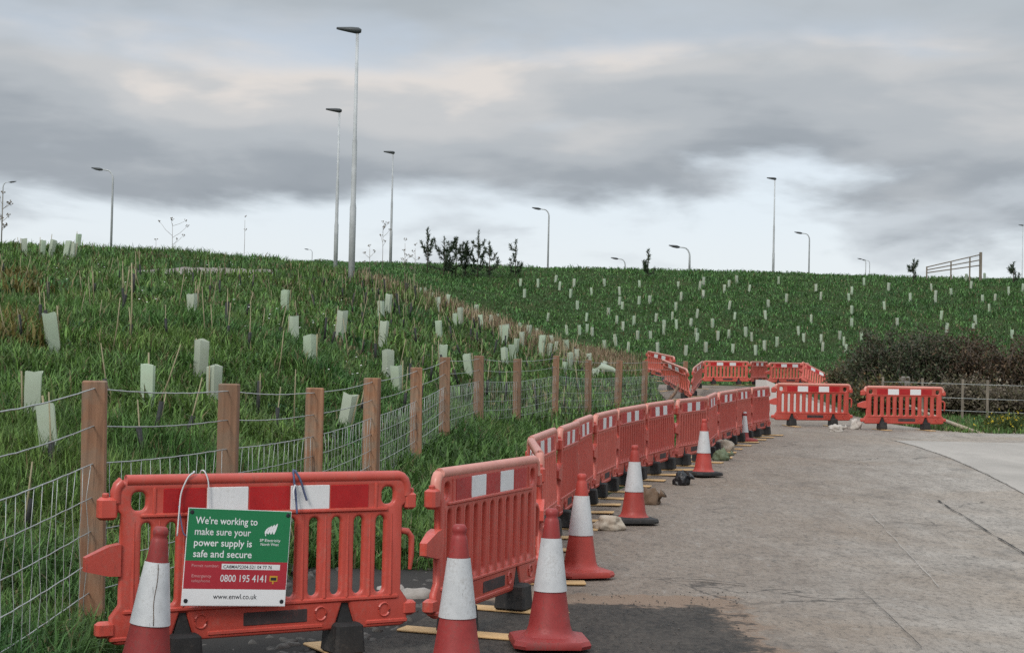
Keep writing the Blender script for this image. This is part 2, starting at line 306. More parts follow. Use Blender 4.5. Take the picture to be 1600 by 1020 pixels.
# ---------------------------------------------------------------- object helpers
def link(name, me, mat=None, parent=None):
    o = bpy.data.objects.new(name, me); COL.objects.link(o)
    if mat is not None and me is not None and not me.materials: me.materials.append(mat)
    if parent is not None: o.parent = parent
    return o
def tag(o, label=None, cat=None, group=None, kind=None):
    for k, v in (('label', label), ('category', cat), ('group', group), ('kind', kind)):
        if v: o[k] = v
    return o
def empty(name, loc=(0, 0, 0), rz=0, label=None, cat=None, group=None):
    o = bpy.data.objects.new(name, None); COL.objects.link(o); o.location = loc; o.rotation_euler = (0, 0, rz)
    o.empty_display_size = .2
    return tag(o, label, cat, group)
def copy_tree(o, parent=None):
    c = o.copy(); COL.objects.link(c); c.parent = parent
    for ch in list(o.children): copy_tree(ch, c)
    return c
class MB:
    def __init__(s): s.v = []; s.f = []; s.sm = []
    def add(s, vs, fs, smooth=False):
        b = len(s.v); s.v += [tuple(map(float, x)) for x in vs]; s.f += [tuple(i + b for i in q) for q in fs]; s.sm += [smooth] * len(fs); return s
    def box(s, c, d, m=None, taper=1.0, bev=0.0):
        x, y, z = d[0] / 2, d[1] / 2, d[2] / 2
        if bev <= 0:
            vs = [(-x, -y, -z), (x, -y, -z), (x, y, -z), (-x, y, -z), (-x * taper, -y * taper, z), (x * taper, -y * taper, z), (x * taper, y * taper, z), (-x * taper, y * taper, z)]
            fs = [(3, 2, 1, 0), (4, 5, 6, 7), (0, 1, 5, 4), (1, 2, 6, 5), (2, 3, 7, 6), (3, 0, 4, 7)]
            sm = False
        else:
            rings = []
            for zz, ins in ((-z, bev), (-z + bev, 0), (z - bev, 0), (z, bev)):
                k = 1 + (taper - 1) * (zz + z) / (2 * z); X, Y = x * k - ins, y * k - ins; c_ = bev
                ring = [(-X, -Y + c_), (-X + c_, -Y), (X - c_, -Y), (X, -Y + c_), (X, Y - c_), (X - c_, Y), (-X + c_, Y), (-X, Y - c_)]
                rings.append([(a, b, zz) for a, b in ring])
            vs = [p for r in rings for p in r]; fs = []
            for i in range(3):
                for j in range(8): fs.append((i * 8 + j, i * 8 + (j + 1) % 8, (i + 1) * 8 + (j + 1) % 8, (i + 1) * 8 + j))
            fs += [tuple(range(7, -1, -1)), tuple(range(24, 32))]; sm = False
        if m is not None: vs = [tuple(m @ Vector(v)) for v in vs]
        return s.add([(v[0] + c[0], v[1] + c[1], v[2] + c[2]) for v in vs], fs, sm)
    def tube(s, pts, rad, n=6, cap=True):
        pts = [Vector(p) for p in pts]; k = len(pts)
        if not hasattr(rad, '__len__'): rad = [rad] * k
        vs = []; ref = None
        for i, p in enumerate(pts):
            d = (pts[min(i + 1, k - 1)] - pts[max(i - 1, 0)]).normalized()
            if ref is None or abs(ref.dot(d)) > .95: ref = Vector((0, 0, 1)) if abs(d.z) < .9 else Vector((1, 0, 0))
            a = d.cross(ref).normalized(); b = d.cross(a); ref = b.cross(d) * -1 if False else ref
            for j in range(n):
                t = 2 * math.pi * j / n; vs.append(p + (a * math.cos(t) + b * math.sin(t)) * rad[i])
        fs = [(i * n + j, i * n + (j + 1) % n, (i + 1) * n + (j + 1) % n, (i + 1) * n + j) for i in range(k - 1) for j in range(n)]
        if cap: fs += [tuple(range(n - 1, -1, -1)), tuple((k - 1) * n + j for j in range(n))]
        return s.add(vs, fs, True)
    def lathe(s, prof, n=24, c=(0, 0, 0), cap=True):
        vs = [(c[0] + r * math.cos(2 * math.pi * j / n), c[1] + r * math.sin(2 * math.pi * j / n), c[2] + z) for r, z in prof for j in range(n)]
        k = len(prof); fs = [(i * n + j, i * n + (j + 1) % n, (i + 1) * n + (j + 1) % n, (i + 1) * n + j) for i in range(k - 1) for j in range(n)]
        if cap: fs += [tuple(range(n - 1, -1, -1)), tuple((k - 1) * n + j for j in range(n))]
        return s.add(vs, fs, True)
    def mesh(s, name, mat):
        me = bpy.data.meshes.new(name); me.from_pydata(s.v, [], s.f); me.polygons.foreach_set('use_smooth', s.sm)
        me.materials.append(mat); me.update(); return me
    def build(s, name, mat, parent=None): return link(name, s.mesh(name, mat), None, parent)
def auto_sharp(me, ang=35):
    bm = bmesh.new(); bm.from_mesh(me); bmesh.ops.recalc_face_normals(bm, faces=bm.faces)
    for e in bm.edges:
        if len(e.link_faces) == 2 and e.calc_face_angle(0) > R(ang): e.smooth = False
    for f in bm.faces: f.smooth = True
    bm.to_mesh(me); bm.free()
def curve_mesh(loops, extrude, bevel, res=2, z=0.0):
    """2D outline with holes -> bevelled plate (XY plane, thickness along Z)"""
    cu = bpy.data.curves.new('c', 'CURVE'); cu.dimensions = '2D'; cu.fill_mode = 'BOTH'
    cu.extrude = extrude; cu.bevel_depth = bevel; cu.bevel_resolution = res; cu.offset = -bevel
    for lp in loops:
        sp = cu.splines.new('POLY'); sp.points.add(len(lp) - 1); sp.use_cyclic_u = True
        for p, q in zip(sp.points, lp): p.co = (q[0], q[1], z, 1)
    o = bpy.data.objects.new('c', cu); COL.objects.link(o)
    bpy.context.view_layer.update()
    me = bpy.data.meshes.new_from_object(o.evaluated_get(bpy.context.evaluated_depsgraph_get()))
    bpy.data.objects.remove(o); bpy.data.curves.remove(cu); return me
def arc(cx, cy, r, a0, a1, n=5): return [(cx + r * math.cos(R(a0 + (a1 - a0) * i / n)), cy + r * math.sin(R(a0 + (a1 - a0) * i / n))) for i in range(n + 1)]
def rrect(x0, y0, x1, y1, r, n=4):
    return arc(x1 - r, y0 + r, r, -90, 0, n) + arc(x1 - r, y1 - r, r, 0, 90, n) + arc(x0 + r, y1 - r, r, 90, 180, n) + arc(x0 + r, y0 + r, r, 180, 270, n)

# ---------------------------------------------------------------- terrain
fence_us = [(-60, 380), (149, 280), (356, 226), (490, 182), (580, 150), (649, 122), (693, 107), (746, 92), (806, 83), (866, 74), (917, 68), (964, 62), (1005, 57), (1068, 51)]
FXY = np.array([xy_s(u, s, 700) for u, s in fence_us])
ROAD_H = ([0, 12, 15.6, 20, 21.5, 24, 29, 35, 45, 67, 80], [0, 0, .04, .10, .14, .19, .27, .33, .5, .92, 1.0])
def road_h(y): return np.interp(y, *ROAD_H)
XL = ([0, 7, 8.2, 9.6, 11.6, 14, 17, 20, 25, 33, 36, 42, 60, 75], [-1.3, -1.15, -.95, -.55, -.1, .15, .75, 1.5, 2.7, 4.6, 4.3, 4.4, 5.5, 7])
def fence_x(y): return np.interp(y, FXY[:, 1], FXY[:, 0])
ctrl_px = [(52, 668, 165), (230, 647, 140), (312, 593, 120), (302, 503, 95), (83, 553, 120), (445, 491, 75), (532, 530, 70), (597, 541, 75), (487, 583, 105),
    (535, 680, 120), (605, 597, 85), (688, 536, 65), (735, 592, 75), (789, 577, 58), (655, 464, 40), (684, 480, 46), (766, 514, 48), (825, 533, 50), (868, 556, 50), (890, 582, 52),
    (549, 432, 47.5), (300, 426, 50), (420, 424, 50), (116, 403, 48), (10, 388, 42), (524, 421, 31), (-100, 640, 150), (-120, 520, 95)]
ctrl = [tuple(at_s(*c)) for c in ctrl_px]
fh = [0, 0, .02, .05, .1, .17, .30, .38, .42, .42, .43, .45, .5, .6]
ctrl += [(x, y, h) for (x, y), h in zip(FXY, fh)]
ctrl += [(-10.5, 116, 8.75), (-28, 113, 8.1), (-40, 80, 5.9), (-20, 75, 5.2), (-25, 90, 6.0), (-32, 100, 6.7), (-40, 40, 4.2), (-30, 20, 3.4), (-16, 12, 1.9), (-10, 6, .9)]
for x in (-2, 8, 20, 40, 60):
    ctrl += [(x, 116, 8.75), (x, 106, 6.9), (x, 94, 4.25), (x, 125, 8.9)]
ctrl += [(12, 79, 1.1), (25, 79, 1.1), (42, 79, 1.1), (60, 79, 1.1), (12, 70, .95), (30, 60, .85), (60, 60, .8), (4, 68, 1.2), (1, 78, 2.2), (6, 84, 2.2), (60, 40, .5), (30, 42, .4), (6, 55, .75), (-3.2, 88, 4.4), (-7, 98, 6.9)]
CT = np.array(ctrl)
def tps_k(r2): return .5 * r2 * np.log(np.maximum(r2, 1e-9))
def _fit():
    P = CT[:, :2]; n = len(P); d2 = ((P[:, None] - P[None]) ** 2).sum(-1); K = tps_k(d2) + np.eye(n) * 6.0
    A = np.zeros((n + 3, n + 3)); A[:n, :n] = K; A[:n, n] = 1; A[:n, n + 1:] = P; A[n, :n] = 1; A[n + 1:, :n] = P.T
    return np.linalg.solve(A, np.concatenate([CT[:, 2], [0, 0, 0]]))
TW = _fit()
def tps(x, y):
    x = np.clip(x, -40, 60); y = np.clip(y, 3, 122); o = np.zeros_like(x); n = len(CT)
    sh = x.shape; xf, yf = x.ravel(), y.ravel(); o = np.empty(len(xf))
    for i in range(0, len(xf), 40000):
        a, b = xf[i:i + 40000], yf[i:i + 40000]
        k = tps_k((a[:, None] - CT[None, :, 0]) ** 2 + (b[:, None] - CT[None, :, 1]) ** 2)
        o[i:i + 40000] = k @ TW[:n] + TW[n] + TW[n + 1] * a + TW[n + 2] * b
    return o.reshape(sh)
def smooth(a, b, x): t = np.clip((x - a) / (b - a), 0, 1); return t * t * (3 - 2 * t)
def lump(x, y):
    return (np.sin(x * 1.9 + 1.3 * np.sin(y * .9)) * np.sin(y * 1.4 + 1.7 * np.sin(x * .7)) * .5 + .5 * np.sin(x * 4.3 + y * 2.1 + np.sin(y * 3.3)) * np.sin(y * 3.7 - x * 1.2))
def ground_h(x, y, bumps=True):
    x = np.asarray(x, float); y = np.asarray(y, float)
    xr = np.interp(y, *XL); xf = np.minimum(fence_x(y), xr - .5)
    t = smooth(0, 1, (xr - .1 - x) / np.maximum(.4, xr - .1 - xf)); t = np.maximum(t, smooth(66, 77, y))
    T = tps(x, y)
    if bumps:
        T = T + .07 * lump(x, y) * np.clip((xr - x - .8) / 2, 0, 1) + .09 * lump(x * .45, y * .45) * smooth(76, 88, y)
    h = (road_h(y) - .05) * (1 - t) + T * t
    h = h - np.clip(y - 122, 0, 1e9) * .012
    return np.maximum(h, -6 + 0 * h)
def gh(x, y): return float(ground_h(np.array([x]), np.array([y]))[0])
def hit(u, v, y0=6.0, y1=121.0):
    """where the line of sight through a pixel meets the ground"""
    d = ray(u, v); ys = np.concatenate([np.arange(y0, 40, .1), np.arange(40, y1, .2)]); k = ys / d[1]
    z = EYE + d[2] * k; h = ground_h(d[0] * k, ys); below = np.nonzero(z < h)[0]
    i = below[0] if len(below) else len(ys) - 1
    x, y = d[0] * k[i], ys[i]; return x, y, gh(x, y)
def grid_mesh(name, xs, ys, hf, mat):
    X, Y = np.meshgrid(xs, ys); Z = hf(X, Y); nx, ny = len(xs), len(ys)
    me = bpy.data.meshes.new(name); me.vertices.add(nx * ny); me.vertices.foreach_set('co', np.stack([X, Y, Z], -1).ravel())
    i = (np.arange(ny - 1)[:, None] * nx + np.arange(nx - 1)[None]).ravel(); q = np.stack([i, i + 1, i + nx + 1, i + nx], -1)
    me.loops.add(q.size); me.loops.foreach_set('vertex_index', q.ravel().astype(np.int32)); me.polygons.add(len(q))
    me.polygons.foreach_set('loop_start', np.arange(0, q.size, 4, dtype=np.int32)); me.polygons.foreach_set('use_smooth', np.ones(len(q), bool))
    me.update(calc_edges=True); me.materials.append(mat); return me
xs = np.concatenate([[-3000, -1200, -500, -220, -120, -80], np.arange(-60, -16, 1.2), np.arange(-16, 12, .25), np.arange(12, 70, 1.2), [80, 120, 220, 500, 1200, 3000]])
ys = np.concatenate([[-300, -80, -20, -5], np.arange(0, 40, .25), np.arange(40, 126, .6), [130, 140, 160, 200, 280, 450, 900, 2000, 4000]])
tag(link('ground', grid_mesh('ground', xs, ys, ground_h, M['ground'])), kind='structure')

# ---------------------------------------------------------------- road and slabs
def sheet(name, poly_fn, ys, nx, mat, lift, skirt=.06, hf=road_h, wob=0.0):
    """strip between left(y) and right(y), following hf"""
    vs = []; fs = []
    for j, y in enumerate(ys):
        a, b = poly_fn(y); ja = wob * noise.noise((0, y * 1.7, 3)) ; jb = wob * noise.noise((9, y * 1.7, 3))
        for i in range(nx): vs.append((a + ja + (b + jb - a - ja) * i / (nx - 1), y, float(hf(y)) + lift))
    n = len(ys)
    for j in range(n - 1):
        for i in range(nx - 1): k = j * nx + i; fs.append((k, k + 1, k + nx + 1, k + nx))
    if skirt > 0:
        ring = [i for i in range(nx)] + [j * nx + nx - 1 for j in range(1, n)] + [(n - 1) * nx + i for i in range(nx - 2, -1, -1)] + [j * nx for j in range(n - 2, 0, -1)]
        b = len(vs); vs += [(vs[k][0], vs[k][1], vs[k][2] - skirt) for k in ring]; m = len(ring)
        fs += [(ring[(i + 1) % m], ring[i], b + i, b + (i + 1) % m) for i in range(m)]
    o = MB().add(vs, fs, False).build(name, mat); return tag(o, kind='structure')
XR = ([0, 34.4, 35.4, 37, 40, 60, 75], [40, 40, 9.6, 9.2, 8.9, 11, 13])
ys_r = np.concatenate([np.arange(-4, 30, .5), np.arange(30, 68, .8)])
# the road runs right out of the frame; its far part is the narrow lane past the barriers
sheet('road', lambda y: (np.interp(y, *XL), np.interp(y, *XR) if y > 34.6 else 40.0), ys_r, 24, M['road'], 0.0)
def poly_sheet(name, pts, mat, lift, sub=1, wob=.0):
    P = []
    for i in range(len(pts)):
        a, b = Vector(pts[i]), Vector(pts[(i + 1) % len(pts)]); n = max(1, int((b - a).length / .12)) if wob else max(1, int((b - a).length / 1.0))
        for k in range(n):
            p = a.lerp(b, k / n); P.append((p.x + wob * noise.noise((p.x * 3.1, p.y * 3.1, 1)), p.y + wob * noise.noise((p.x * 3.1, p.y * 3.1, 7))))
    bm = bmesh.new(); vs = [bm.verts.new((x, y, float(road_h(y)) + lift)) for x, y in P]
    f = bm.faces.new(vs); bmesh.ops.triangulate(bm, faces=[f]); bmesh.ops.recalc_face_normals(bm, faces=bm.faces)
    if sum(f.normal.z for f in bm.faces) < 0: bmesh.ops.reverse_faces(bm, faces=bm.faces)
    me = bpy.data.meshes.new(name); bm.to_mesh(me); bm.free(); return tag(link(name, me, mat), kind='structure')
def gp(u, v):
    """pixel on the road surface"""
    d = ray(u, v); k = -EYE / d[2]
    for _ in range(6): k = (float(road_h(d[1] * k)) - EYE) / d[2]
    return d[0] * k, d[1] * k
# pale concrete yard on the right
edge = [gp(1388, 686), gp(1430, 697), gp(1480, 714), gp(1540, 741), gp(1600, 772), (6.2, 14), (5.6, 8), (5.2, 2)]
_ey = sorted((p[1], p[0]) for p in edge); _eys, _exs = [p[0] for p in _ey], [p[1] for p in _ey]
sheet('concrete_yard', lambda y: (float(np.interp(y, _eys, _exs)), 39.0), [y for y in ys_r if 2 <= y <= edge[0][1]], 16, M['concrete'], .007, 0.0)
def strip(name, pts, wd, mat, lift):
    P = [Vector(p) for p in pts]; lft = []; rgt = []; Q = []
    for a, b in zip(P, P[1:]):
        n = max(2, int((b - a).length / .15)); Q += [a.lerp(b, i / n) for i in range(n)]
    Q.append(P[-1])
    for i, p in enumerate(Q):
        d = (Q[min(i + 1, len(Q) - 1)] - Q[max(i - 1, 0)]).normalized(); nrm = Vector((-d.y, d.x)); w_ = wd * max(.12, .6 + .9 * noise.noise((p.x * 5.3, p.y * 5.3, 5))); j = nrm * .02 * noise.noise((p.x * 2, p.y * 2, 8))
        lft.append(p + j + nrm * w_); rgt.append(p + j - nrm * w_)
    vs = [(q.x, q.y, float(road_h(q.y)) + lift) for q in lft + rgt]; n = len(lft)
    MB_ = MB().add(vs, [(i, n + i, n + i + 1, i + 1) for i in range(n - 1)]); return tag(MB_.build(name, mat), kind='structure')
strip('slab_joint', [gp(1465, 783), gp(1600, 866), gp(1690, 925)], .014, M['joint'], .016)
strip('slab_joint', [gp(1332, 774), gp(1465, 783)], .009, M['joint'], .016)
strip('slab_joint', [gp(1357, 800), gp(1400, 846), gp(1468, 919)], .005, M['concrete'], .016)
strip('slab_joint', edge[:6], .005, M['joint'], .016)
strip('slab_joint', [gp(1340, 918), gp(1400, 975), gp(1440, 1015)], .004, M['joint'], .016)
strip('slab_joint', [gp(1040, 906), gp(1100, 908), gp(1166, 915)], .014, M['joint'], .016)
# ---------------------------------------------------------------- plastic barrier
BL = .97                       # half length of the body
def barrier_body():
    z0, z1 = .15, 1.02; out_ = []
    # outline, starting lower left, anticlockwise; wedge notches for the feet
    out_ += arc(-BL + .05, z0 + .05, .05, 180, 270, 3)
    for cx in (-.53, .53): out_ += [(cx - .075, z0), (cx - .022, z0 + .15), (cx + .022, z0 + .15), (cx + .075, z0)]
    out_ += arc(BL - .05, z0 + .05, .05, -90, 0, 3) + [(BL, .30), (BL - .05, .36), (BL - .05, .84), (BL - .02, .86)]
    out_ += arc(BL - .09, z1 - .07, .07, 0, 90, 4) + arc(-BL + .09, z1 - .07, .07, 90, 180, 4) + [(-BL + .02, .86), (-BL + .05, .84), (-BL + .05, .36), (-BL, .30)]
    holes = []
    for i in range(11):
        cx = -.765 + .153 * i; holes.append(rrect(cx - .032, .35, cx + .032, .79, .030, 4)[::-1])
    for sx in (-1, 1): holes.append(rrect(sx * .815 - .045, .855, sx * .815 + .045, .955, .035, 4)[::-1])
    me = curve_mesh([out_] + holes, .006, .017, 2)
    bm = bmesh.new(); bm.from_mesh(me)
    for v in bm.verts: v.co = Vector((v.co.x, -v.co.z, v.co.y))
    me2 = bpy.data.meshes.new('b'); bm.to_mesh(me2)
    def grow(b):
        t = bpy.data.meshes.new('t'); t.from_pydata(b.v, [], b.f); bm.from_mesh(t); bpy.data.meshes.remove(t)
    b = MB()
    # top tube, rounded and running down at both ends
    P = [(-BL + .02, 0, .90)] + [(-BL + .09 - .07 * math.sin(R(a)), 0, .945 + .07 * (1 - math.cos(R(90 - a)) * 0) * math.cos(R(a))) for a in (80, 55, 30, 10)]
    P += [(BL - .09 + .07 * math.sin(R(a)), 0, .945 + .07 * math.cos(R(a))) for a in (10, 30, 55, 80)] + [(BL - .02, 0, .90)]
    global TOPRAIL; TOPRAIL = MB().tube(P, .033, 10)
    b.box((0, 0, .828), (1.62, .066, .026), bev=.008); b.box((0, 0, .322), (1.80, .064, .03), bev=.009); b.box((0, 0, .182), (.76, .058, .03), bev=.008)
    for sx in (-1, 1):
        b.box((sx * .82, 0, .182), (.30, .058, .03), bev=.008); b.box((sx * .725, 0, .905), (.022, .060, .15), bev=.006)
    for i in range(12):
        cx = -.8415 + .153 * i; b.tube([(cx, 0, .335), (cx, 0, .80)], [.032, .026], 6, False)
    for sx in (-.42, .36, .80):      # moulded rings in the bottom rail
        for sy in (-1, 1):
            r = []; n = 14
            for k in range(n + 1): r.append((sx + .038 * math.cos(2 * math.pi * k / n), sy * .024, .25 + .038 * math.sin(2 * math.pi * k / n)))
            b.tube(r, .007, 4, False)
    grow(b)
    me = bpy.data.meshes.new('barrier_body'); bmesh.ops.remove_doubles(bm, verts=bm.verts, dist=.0004); bm.to_mesh(me); bm.free(); me.materials.append(M['barrier'])
    auto_sharp(me, 40); return me
def mesh_of(b, name, mat, sharp=40):
    me = b.mesh(name, mat); auto_sharp(me, sharp); return me
BODY = barrier_body(); TOP = mesh_of(TOPRAIL, 'top_rail', M['barrier'], 60); TOP_SHEEN = TOP.copy(); TOP_SHEEN.materials.clear(); TOP_SHEEN.materials.append(M['top_sheen']); BODY_OLD = BODY.copy(); BODY_OLD.materials.clear(); BODY_OLD.materials.append(M['barrier_old'])
CONN = [
    mesh_of(MB().box((-BL - .03, 0, .87), (.11, .07, .12), bev=.015), 'top_lug', M['barrier']),
    mesh_of(MB().lathe([(.020, 0), (.020, .014), (.014, .02)], 8, (-BL - .04, 0, .932)), 'peg', M['barrier']),
    mesh_of(MB().add([(x_, y_, .59 + d_) for x_, hy_, hz_, o_ in ((-BL + .05, .036, .085, .01), (-BL - .02, .034, .078, .005), (-BL - .155, .022, .036, -.008)) for y_, d_ in ((-hy_, -hz_ + o_), (hy_, -hz_ + o_), (hy_, hz_ + o_), (-hy_, hz_ + o_))], [(i * 4 + j, i * 4 + (j + 1) % 4, i * 4 + 4 + (j + 1) % 4, i * 4 + 4 + j) for i in range(2) for j in range(4)] + [(3, 2, 1, 0), (8, 9, 10, 11)]), 'nose', M['barrier']),
    mesh_of(MB().box((-BL - .025, 0, .235), (.11, .065, .085), bev=.015), 'bottom_lug', M['barrier']),
    mesh_of(MB().box((BL + .005, 0, .87), (.08, .065, .10), bev=.014), 'top_lug', M['barrier']),
    mesh_of(MB().lathe([(.018, 0), (.018, .016), (.012, .022)], 8, (BL + .018, 0, .922)), 'peg', M['barrier']),
    mesh_of(MB().tube([(BL - .06, 0, .70), (BL + .0, 0, .69), (BL + .028, 0, .66), (BL + .030, 0, .55), (BL + .022, 0, .47)], [.018, .02, .02, .018, .012], 8), 'hook', M['barrier'], 60),
    mesh_of(MB().box((BL + .012, 0, .25), (.10, .062, .085), bev=.015), 'bottom_lug', M['barrier'])]
PAN_R = mesh_of(MB().box((0, 0, 0), (.262, .052, .132), bev=.003), 'red_panel', M['panel_red'])
PAN_W = mesh_of(MB().box((0, 0, 0), (.262, .054, .136), bev=.003), 'white_panel', M['panel_white'])
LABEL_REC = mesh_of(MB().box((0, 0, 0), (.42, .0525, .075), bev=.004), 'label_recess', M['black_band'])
def foot_m():
    b = MB(); b.box((0, 0, .105), (.175, .22, .175), taper=.88, bev=.014); b.box((0, 0, .235), (.10, .05, .14), taper=.3, bev=.0); return b
FOOT = mesh_of(foot_m(), 'foot', M['foot'])
FLANGE = mesh_of(MB().box((0, 0, .010), (.15, .74, .018), bev=.006), 'flange', M['ochre'])
def make_barrier(label, p0, p1, z0=None, z1=None, group='red barriers in the row along the road edge', old=False, lean=0.0, feet=True, scale_z=.93):
    a = Vector((p0[0], p0[1], float(road_h(p0[1])) if z0 is None else z0)); b = Vector((p1[0], p1[1], float(road_h(p1[1])) if z1 is None else z1))
    d = b - a; ln = d.length
    r = empty('plastic_barrier', (a + b) / 2, 0, label, 'barrier', group)
    X = d.normalized(); Y = Vector((0, 0, 1)).cross(X).normalized(); Z = X.cross(Y)
    m = Matrix((X, Y, Z)).transposed() @ Matrix.Rotation(lean, 3, 'X'); r.rotation_euler = m.to_euler()
    k = ln / 2.0; r.scale = (k, .95, scale_z)
    link('body', BODY_OLD if old else BODY, None, r); link('top_rail', TOP if 'notice' in label.split('carrying')[-1] and 'carrying' in label else TOP_SHEEN, None, r)
    for cm in CONN: link(cm.name.split('.')[0], cm, None, r)
    for i in range(5):
        o = link('white_panel' if i % 2 else 'red_panel', PAN_W if i % 2 else PAN_R, None, r); o.location = (-.54 + .27 * i, 0, .905)
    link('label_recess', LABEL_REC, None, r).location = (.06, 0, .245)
    if feet:
        for fx in (-.53, .53):
            f = link('foot', FOOT, None, r); f.location = (fx, 0, 0); f.scale = (1 / k, 1, 1); link('flange', FLANGE, None, f)
    return r
def us(u, s): return xy_s(u, s, 760)
# the notice barrier and its neighbour
NB = make_barrier('red slatted plastic barrier carrying the green and white power supply notice', us(168, 319), us(645, 287), .0, .0)
# joints of the row: (pixel column, pixels per metre)
J2 = (us(676, 283), us(840, 237))
make_barrier('red plastic barrier second in the row, next to the notice barrier', *J2)
row = [(846, 228), (830, 193), (870, 170), (900, 155), (926, 141), (961, 129), (1008, 119), (1054, 110.5), (1104, 103.5), (1119, 94.5), (1148, 88), (1172, 82.8), (1201, 78)]
ordn = ['third', 'fourth', 'fifth', 'sixth', 'seventh', 'eighth', 'ninth', 'tenth', 'eleventh', 'twelfth', 'thirteenth', 'last']
ordn = ordn[:len(row) - 2] + ['last']
for i, (a, b) in enumerate(zip(row, row[1:])):
    pa, pb = Vector(us(*a)), Vector(us(*b)); d = (pb - pa).normalized() * .03
    make_barrier(f'red plastic barrier {ordn[i]} in the road-edge row counted from the notice barrier', tuple(pa + d), tuple(pb - d), old=(i % 3 == 1), lean=R(random.uniform(-2, 2)))
# the two across the lane
make_barrier('red plastic barrier across the lane in front of the pale concrete wedge', us(1206, 70), us(1328, 69), group='barriers across the lane', lean=R(1))
make_barrier('red plastic barrier across the grass verge with a pole leaning on it', us(1346, 71.5), us(1474, 70.5), group='barriers across the lane')
# rear row further up the lane
rear = [((1003, 41), (1046, 45), 1.30, 1.05, -6), ((1036, 46), (1078, 55), .95, .62, 8), ((1077, 53), (1092, 40.5), .66, .96, 3), ((1094, 39), (1168, 38.5), .98, 1.0, 0), ((1169, 38.5), (1196, 36.5), 1.0, 1.03, 0), ((1197, 38), (1262, 37), .98, 1.0, 0)]
rl = ['farthest red barrier leaning on the grass bank beside the fence end', 'red barrier standing behind the fence strainer post and its strut', 'edge-on red barrier joining the strainer post to the rear row', 'first full red barrier of the rear row up the lane', 'red barrier turned edge-on in the rear row', 'end red barrier of the rear row beside the tilted one']
for (a, b, za, zb, le), lb in zip(rear, rl): make_barrier(lb, us(*a), us(*b), za, zb, 'barriers of the rear row', old=True, lean=R(le))
make_barrier('red barrier tipped on its end slope at the rear row', us(1247, 39.5), us(1296, 39), 1.15, .55, 'barriers of the rear row', old=True, lean=R(-18), feet=False)

# ---------------------------------------------------------------- cones
def cone_parts(h=.75, tip=True, kind='red'):
    col = M['cone_orange'] if kind == 'orange' else M['cone_red']
    k = h / .75; b = MB(); w_ = .21 * (k if tip else 1.0)
    ring = lambda r, z, c=.06: [(-r, -r + c, z), (-r + c, -r, z), (r - c, -r, z), (r, -r + c, z), (r, r - c, z), (r - c, r, z), (-r + c, r, z), (-r, r - c, z)]
    vs = ring(w_, 0) + ring(w_ + .004, .018) + ring(w_ - .006, .04) + ring(w_ - .05, .052)
    fs = [(i * 8 + j, i * 8 + (j + 1) % 8, (i + 1) * 8 + (j + 1) % 8, (i + 1) * 8 + j) for i in range(3) for j in range(8)] + [tuple(range(24, 32)), tuple(range(7, -1, -1))]
    b.add(vs, fs); base = b
    def rr(z): return np.interp(z, [0, .012 * k, .03 * k, .06 * k, .25 * k, .54 * k, .64 * k, h], [.165 * k, .142 * k, .127 * k, .117 * k, .088 * k, .051 * k, .039 * k, .034 * k])
    body = MB(); prof = [(float(rr(z)), z + .045) for z in (0, .012 * k, .03 * k, .06 * k, .2 * k, .25 * k, .4 * k, .54 * k, .6 * k)]
    if tip: prof += [(float(rr(.63 * k)), .63 * k + .045), (.036 * k, .645 * k + .045), (.031 * k, .655 * k + .045), (.036 * k, .667 * k + .045), (.036 * k, .685 * k + .045), (.028 * k, .70 * k + .045), (.022 * k, .702 * k + .045)]
    else: prof += [(.052, h - .01), (.044, h)]
    body.lathe(prof, 28)
    sl = MB(); z0, z1 = (.25 * k, .54 * k) if tip else (.22 * h, h - .015)
    sl.lathe([(float(rr(z)) + .006, z + .045) for z in np.linspace(z0, z1, 9)], 36, cap=False)
    return mesh_of(base, 'base', None or col), mesh_of(body, 'body', col, 60), mesh_of(sl, 'sleeve', M['cone_sleeve'], 70)
CONES = {}
def cone(label, u, s, v=800, h=.75, tip=True, kind='red', black=False, lean=(0, 0), rz=0, dz=0):
    key = (h, tip, kind, black)
    if key not in CONES:
        ms = list(cone_parts(h, tip, kind))
        if black: ms[0].materials.clear(); ms[0].materials.append(M['foot'])
        CONES[key] = ms
    x, y = xy_s(u, s, v); r = empty('traffic_cone', (x, y, float(road_h(y)) + .02 + dz), 0, label, 'traffic cone', 'traffic cones beside the barriers')
    r.rotation_euler = (lean[0], lean[1], rz)
    for n_, me in zip(('base', 'body', 'sleeve'), CONES[key]): link(n_, me, None, r)
cone('red traffic cone with split white sleeve standing before the notice barrier', 224, 335, 1040, lean=(0, R(5)), rz=.0, dz=-.0)
c_ = [o for o in bpy.data.objects if o.get('label', '').startswith('red traffic cone with split')][0]
for a_, wd in ((-1.25, .0018),):
    sm_ = MB(); sm_.tube([((np.interp(z, [.25, .54], [.088, .051]) + .0068) * math.cos(a_ + .05 * math.sin(z * 30)), (np.interp(z, [.25, .54], [.088, .051]) + .0068) * math.sin(a_ + .05 * math.sin(z * 30)), z + .045) for z in np.linspace(.255, .535, 10)], wd, 4); sm_.build('sleeve_seam', M['bag_brown'], c_)
cone('red traffic cone before the second barrier, with a clean white sleeve', 713, 318, 1040, rz=.2)
cone('red traffic cone with red base standing on the dark tarmac patch', 858, 282, 1000, rz=.1)
cone('orange-red traffic cone with red base at the bend of the row', 906, 211, 905, kind='orange', rz=.35)
cone('orange-red traffic cone with black base beside the cream sandbag', 990, 160, 805, kind='orange', black=True, rz=.2)
cone('orange-red traffic cone with black base beside the black bag', 1099, 117, 735, kind='orange', black=True, rz=.5)
cone('short red cone with white top and no red tip', 1163, 86, 692, h=.5, tip=False, rz=.1)

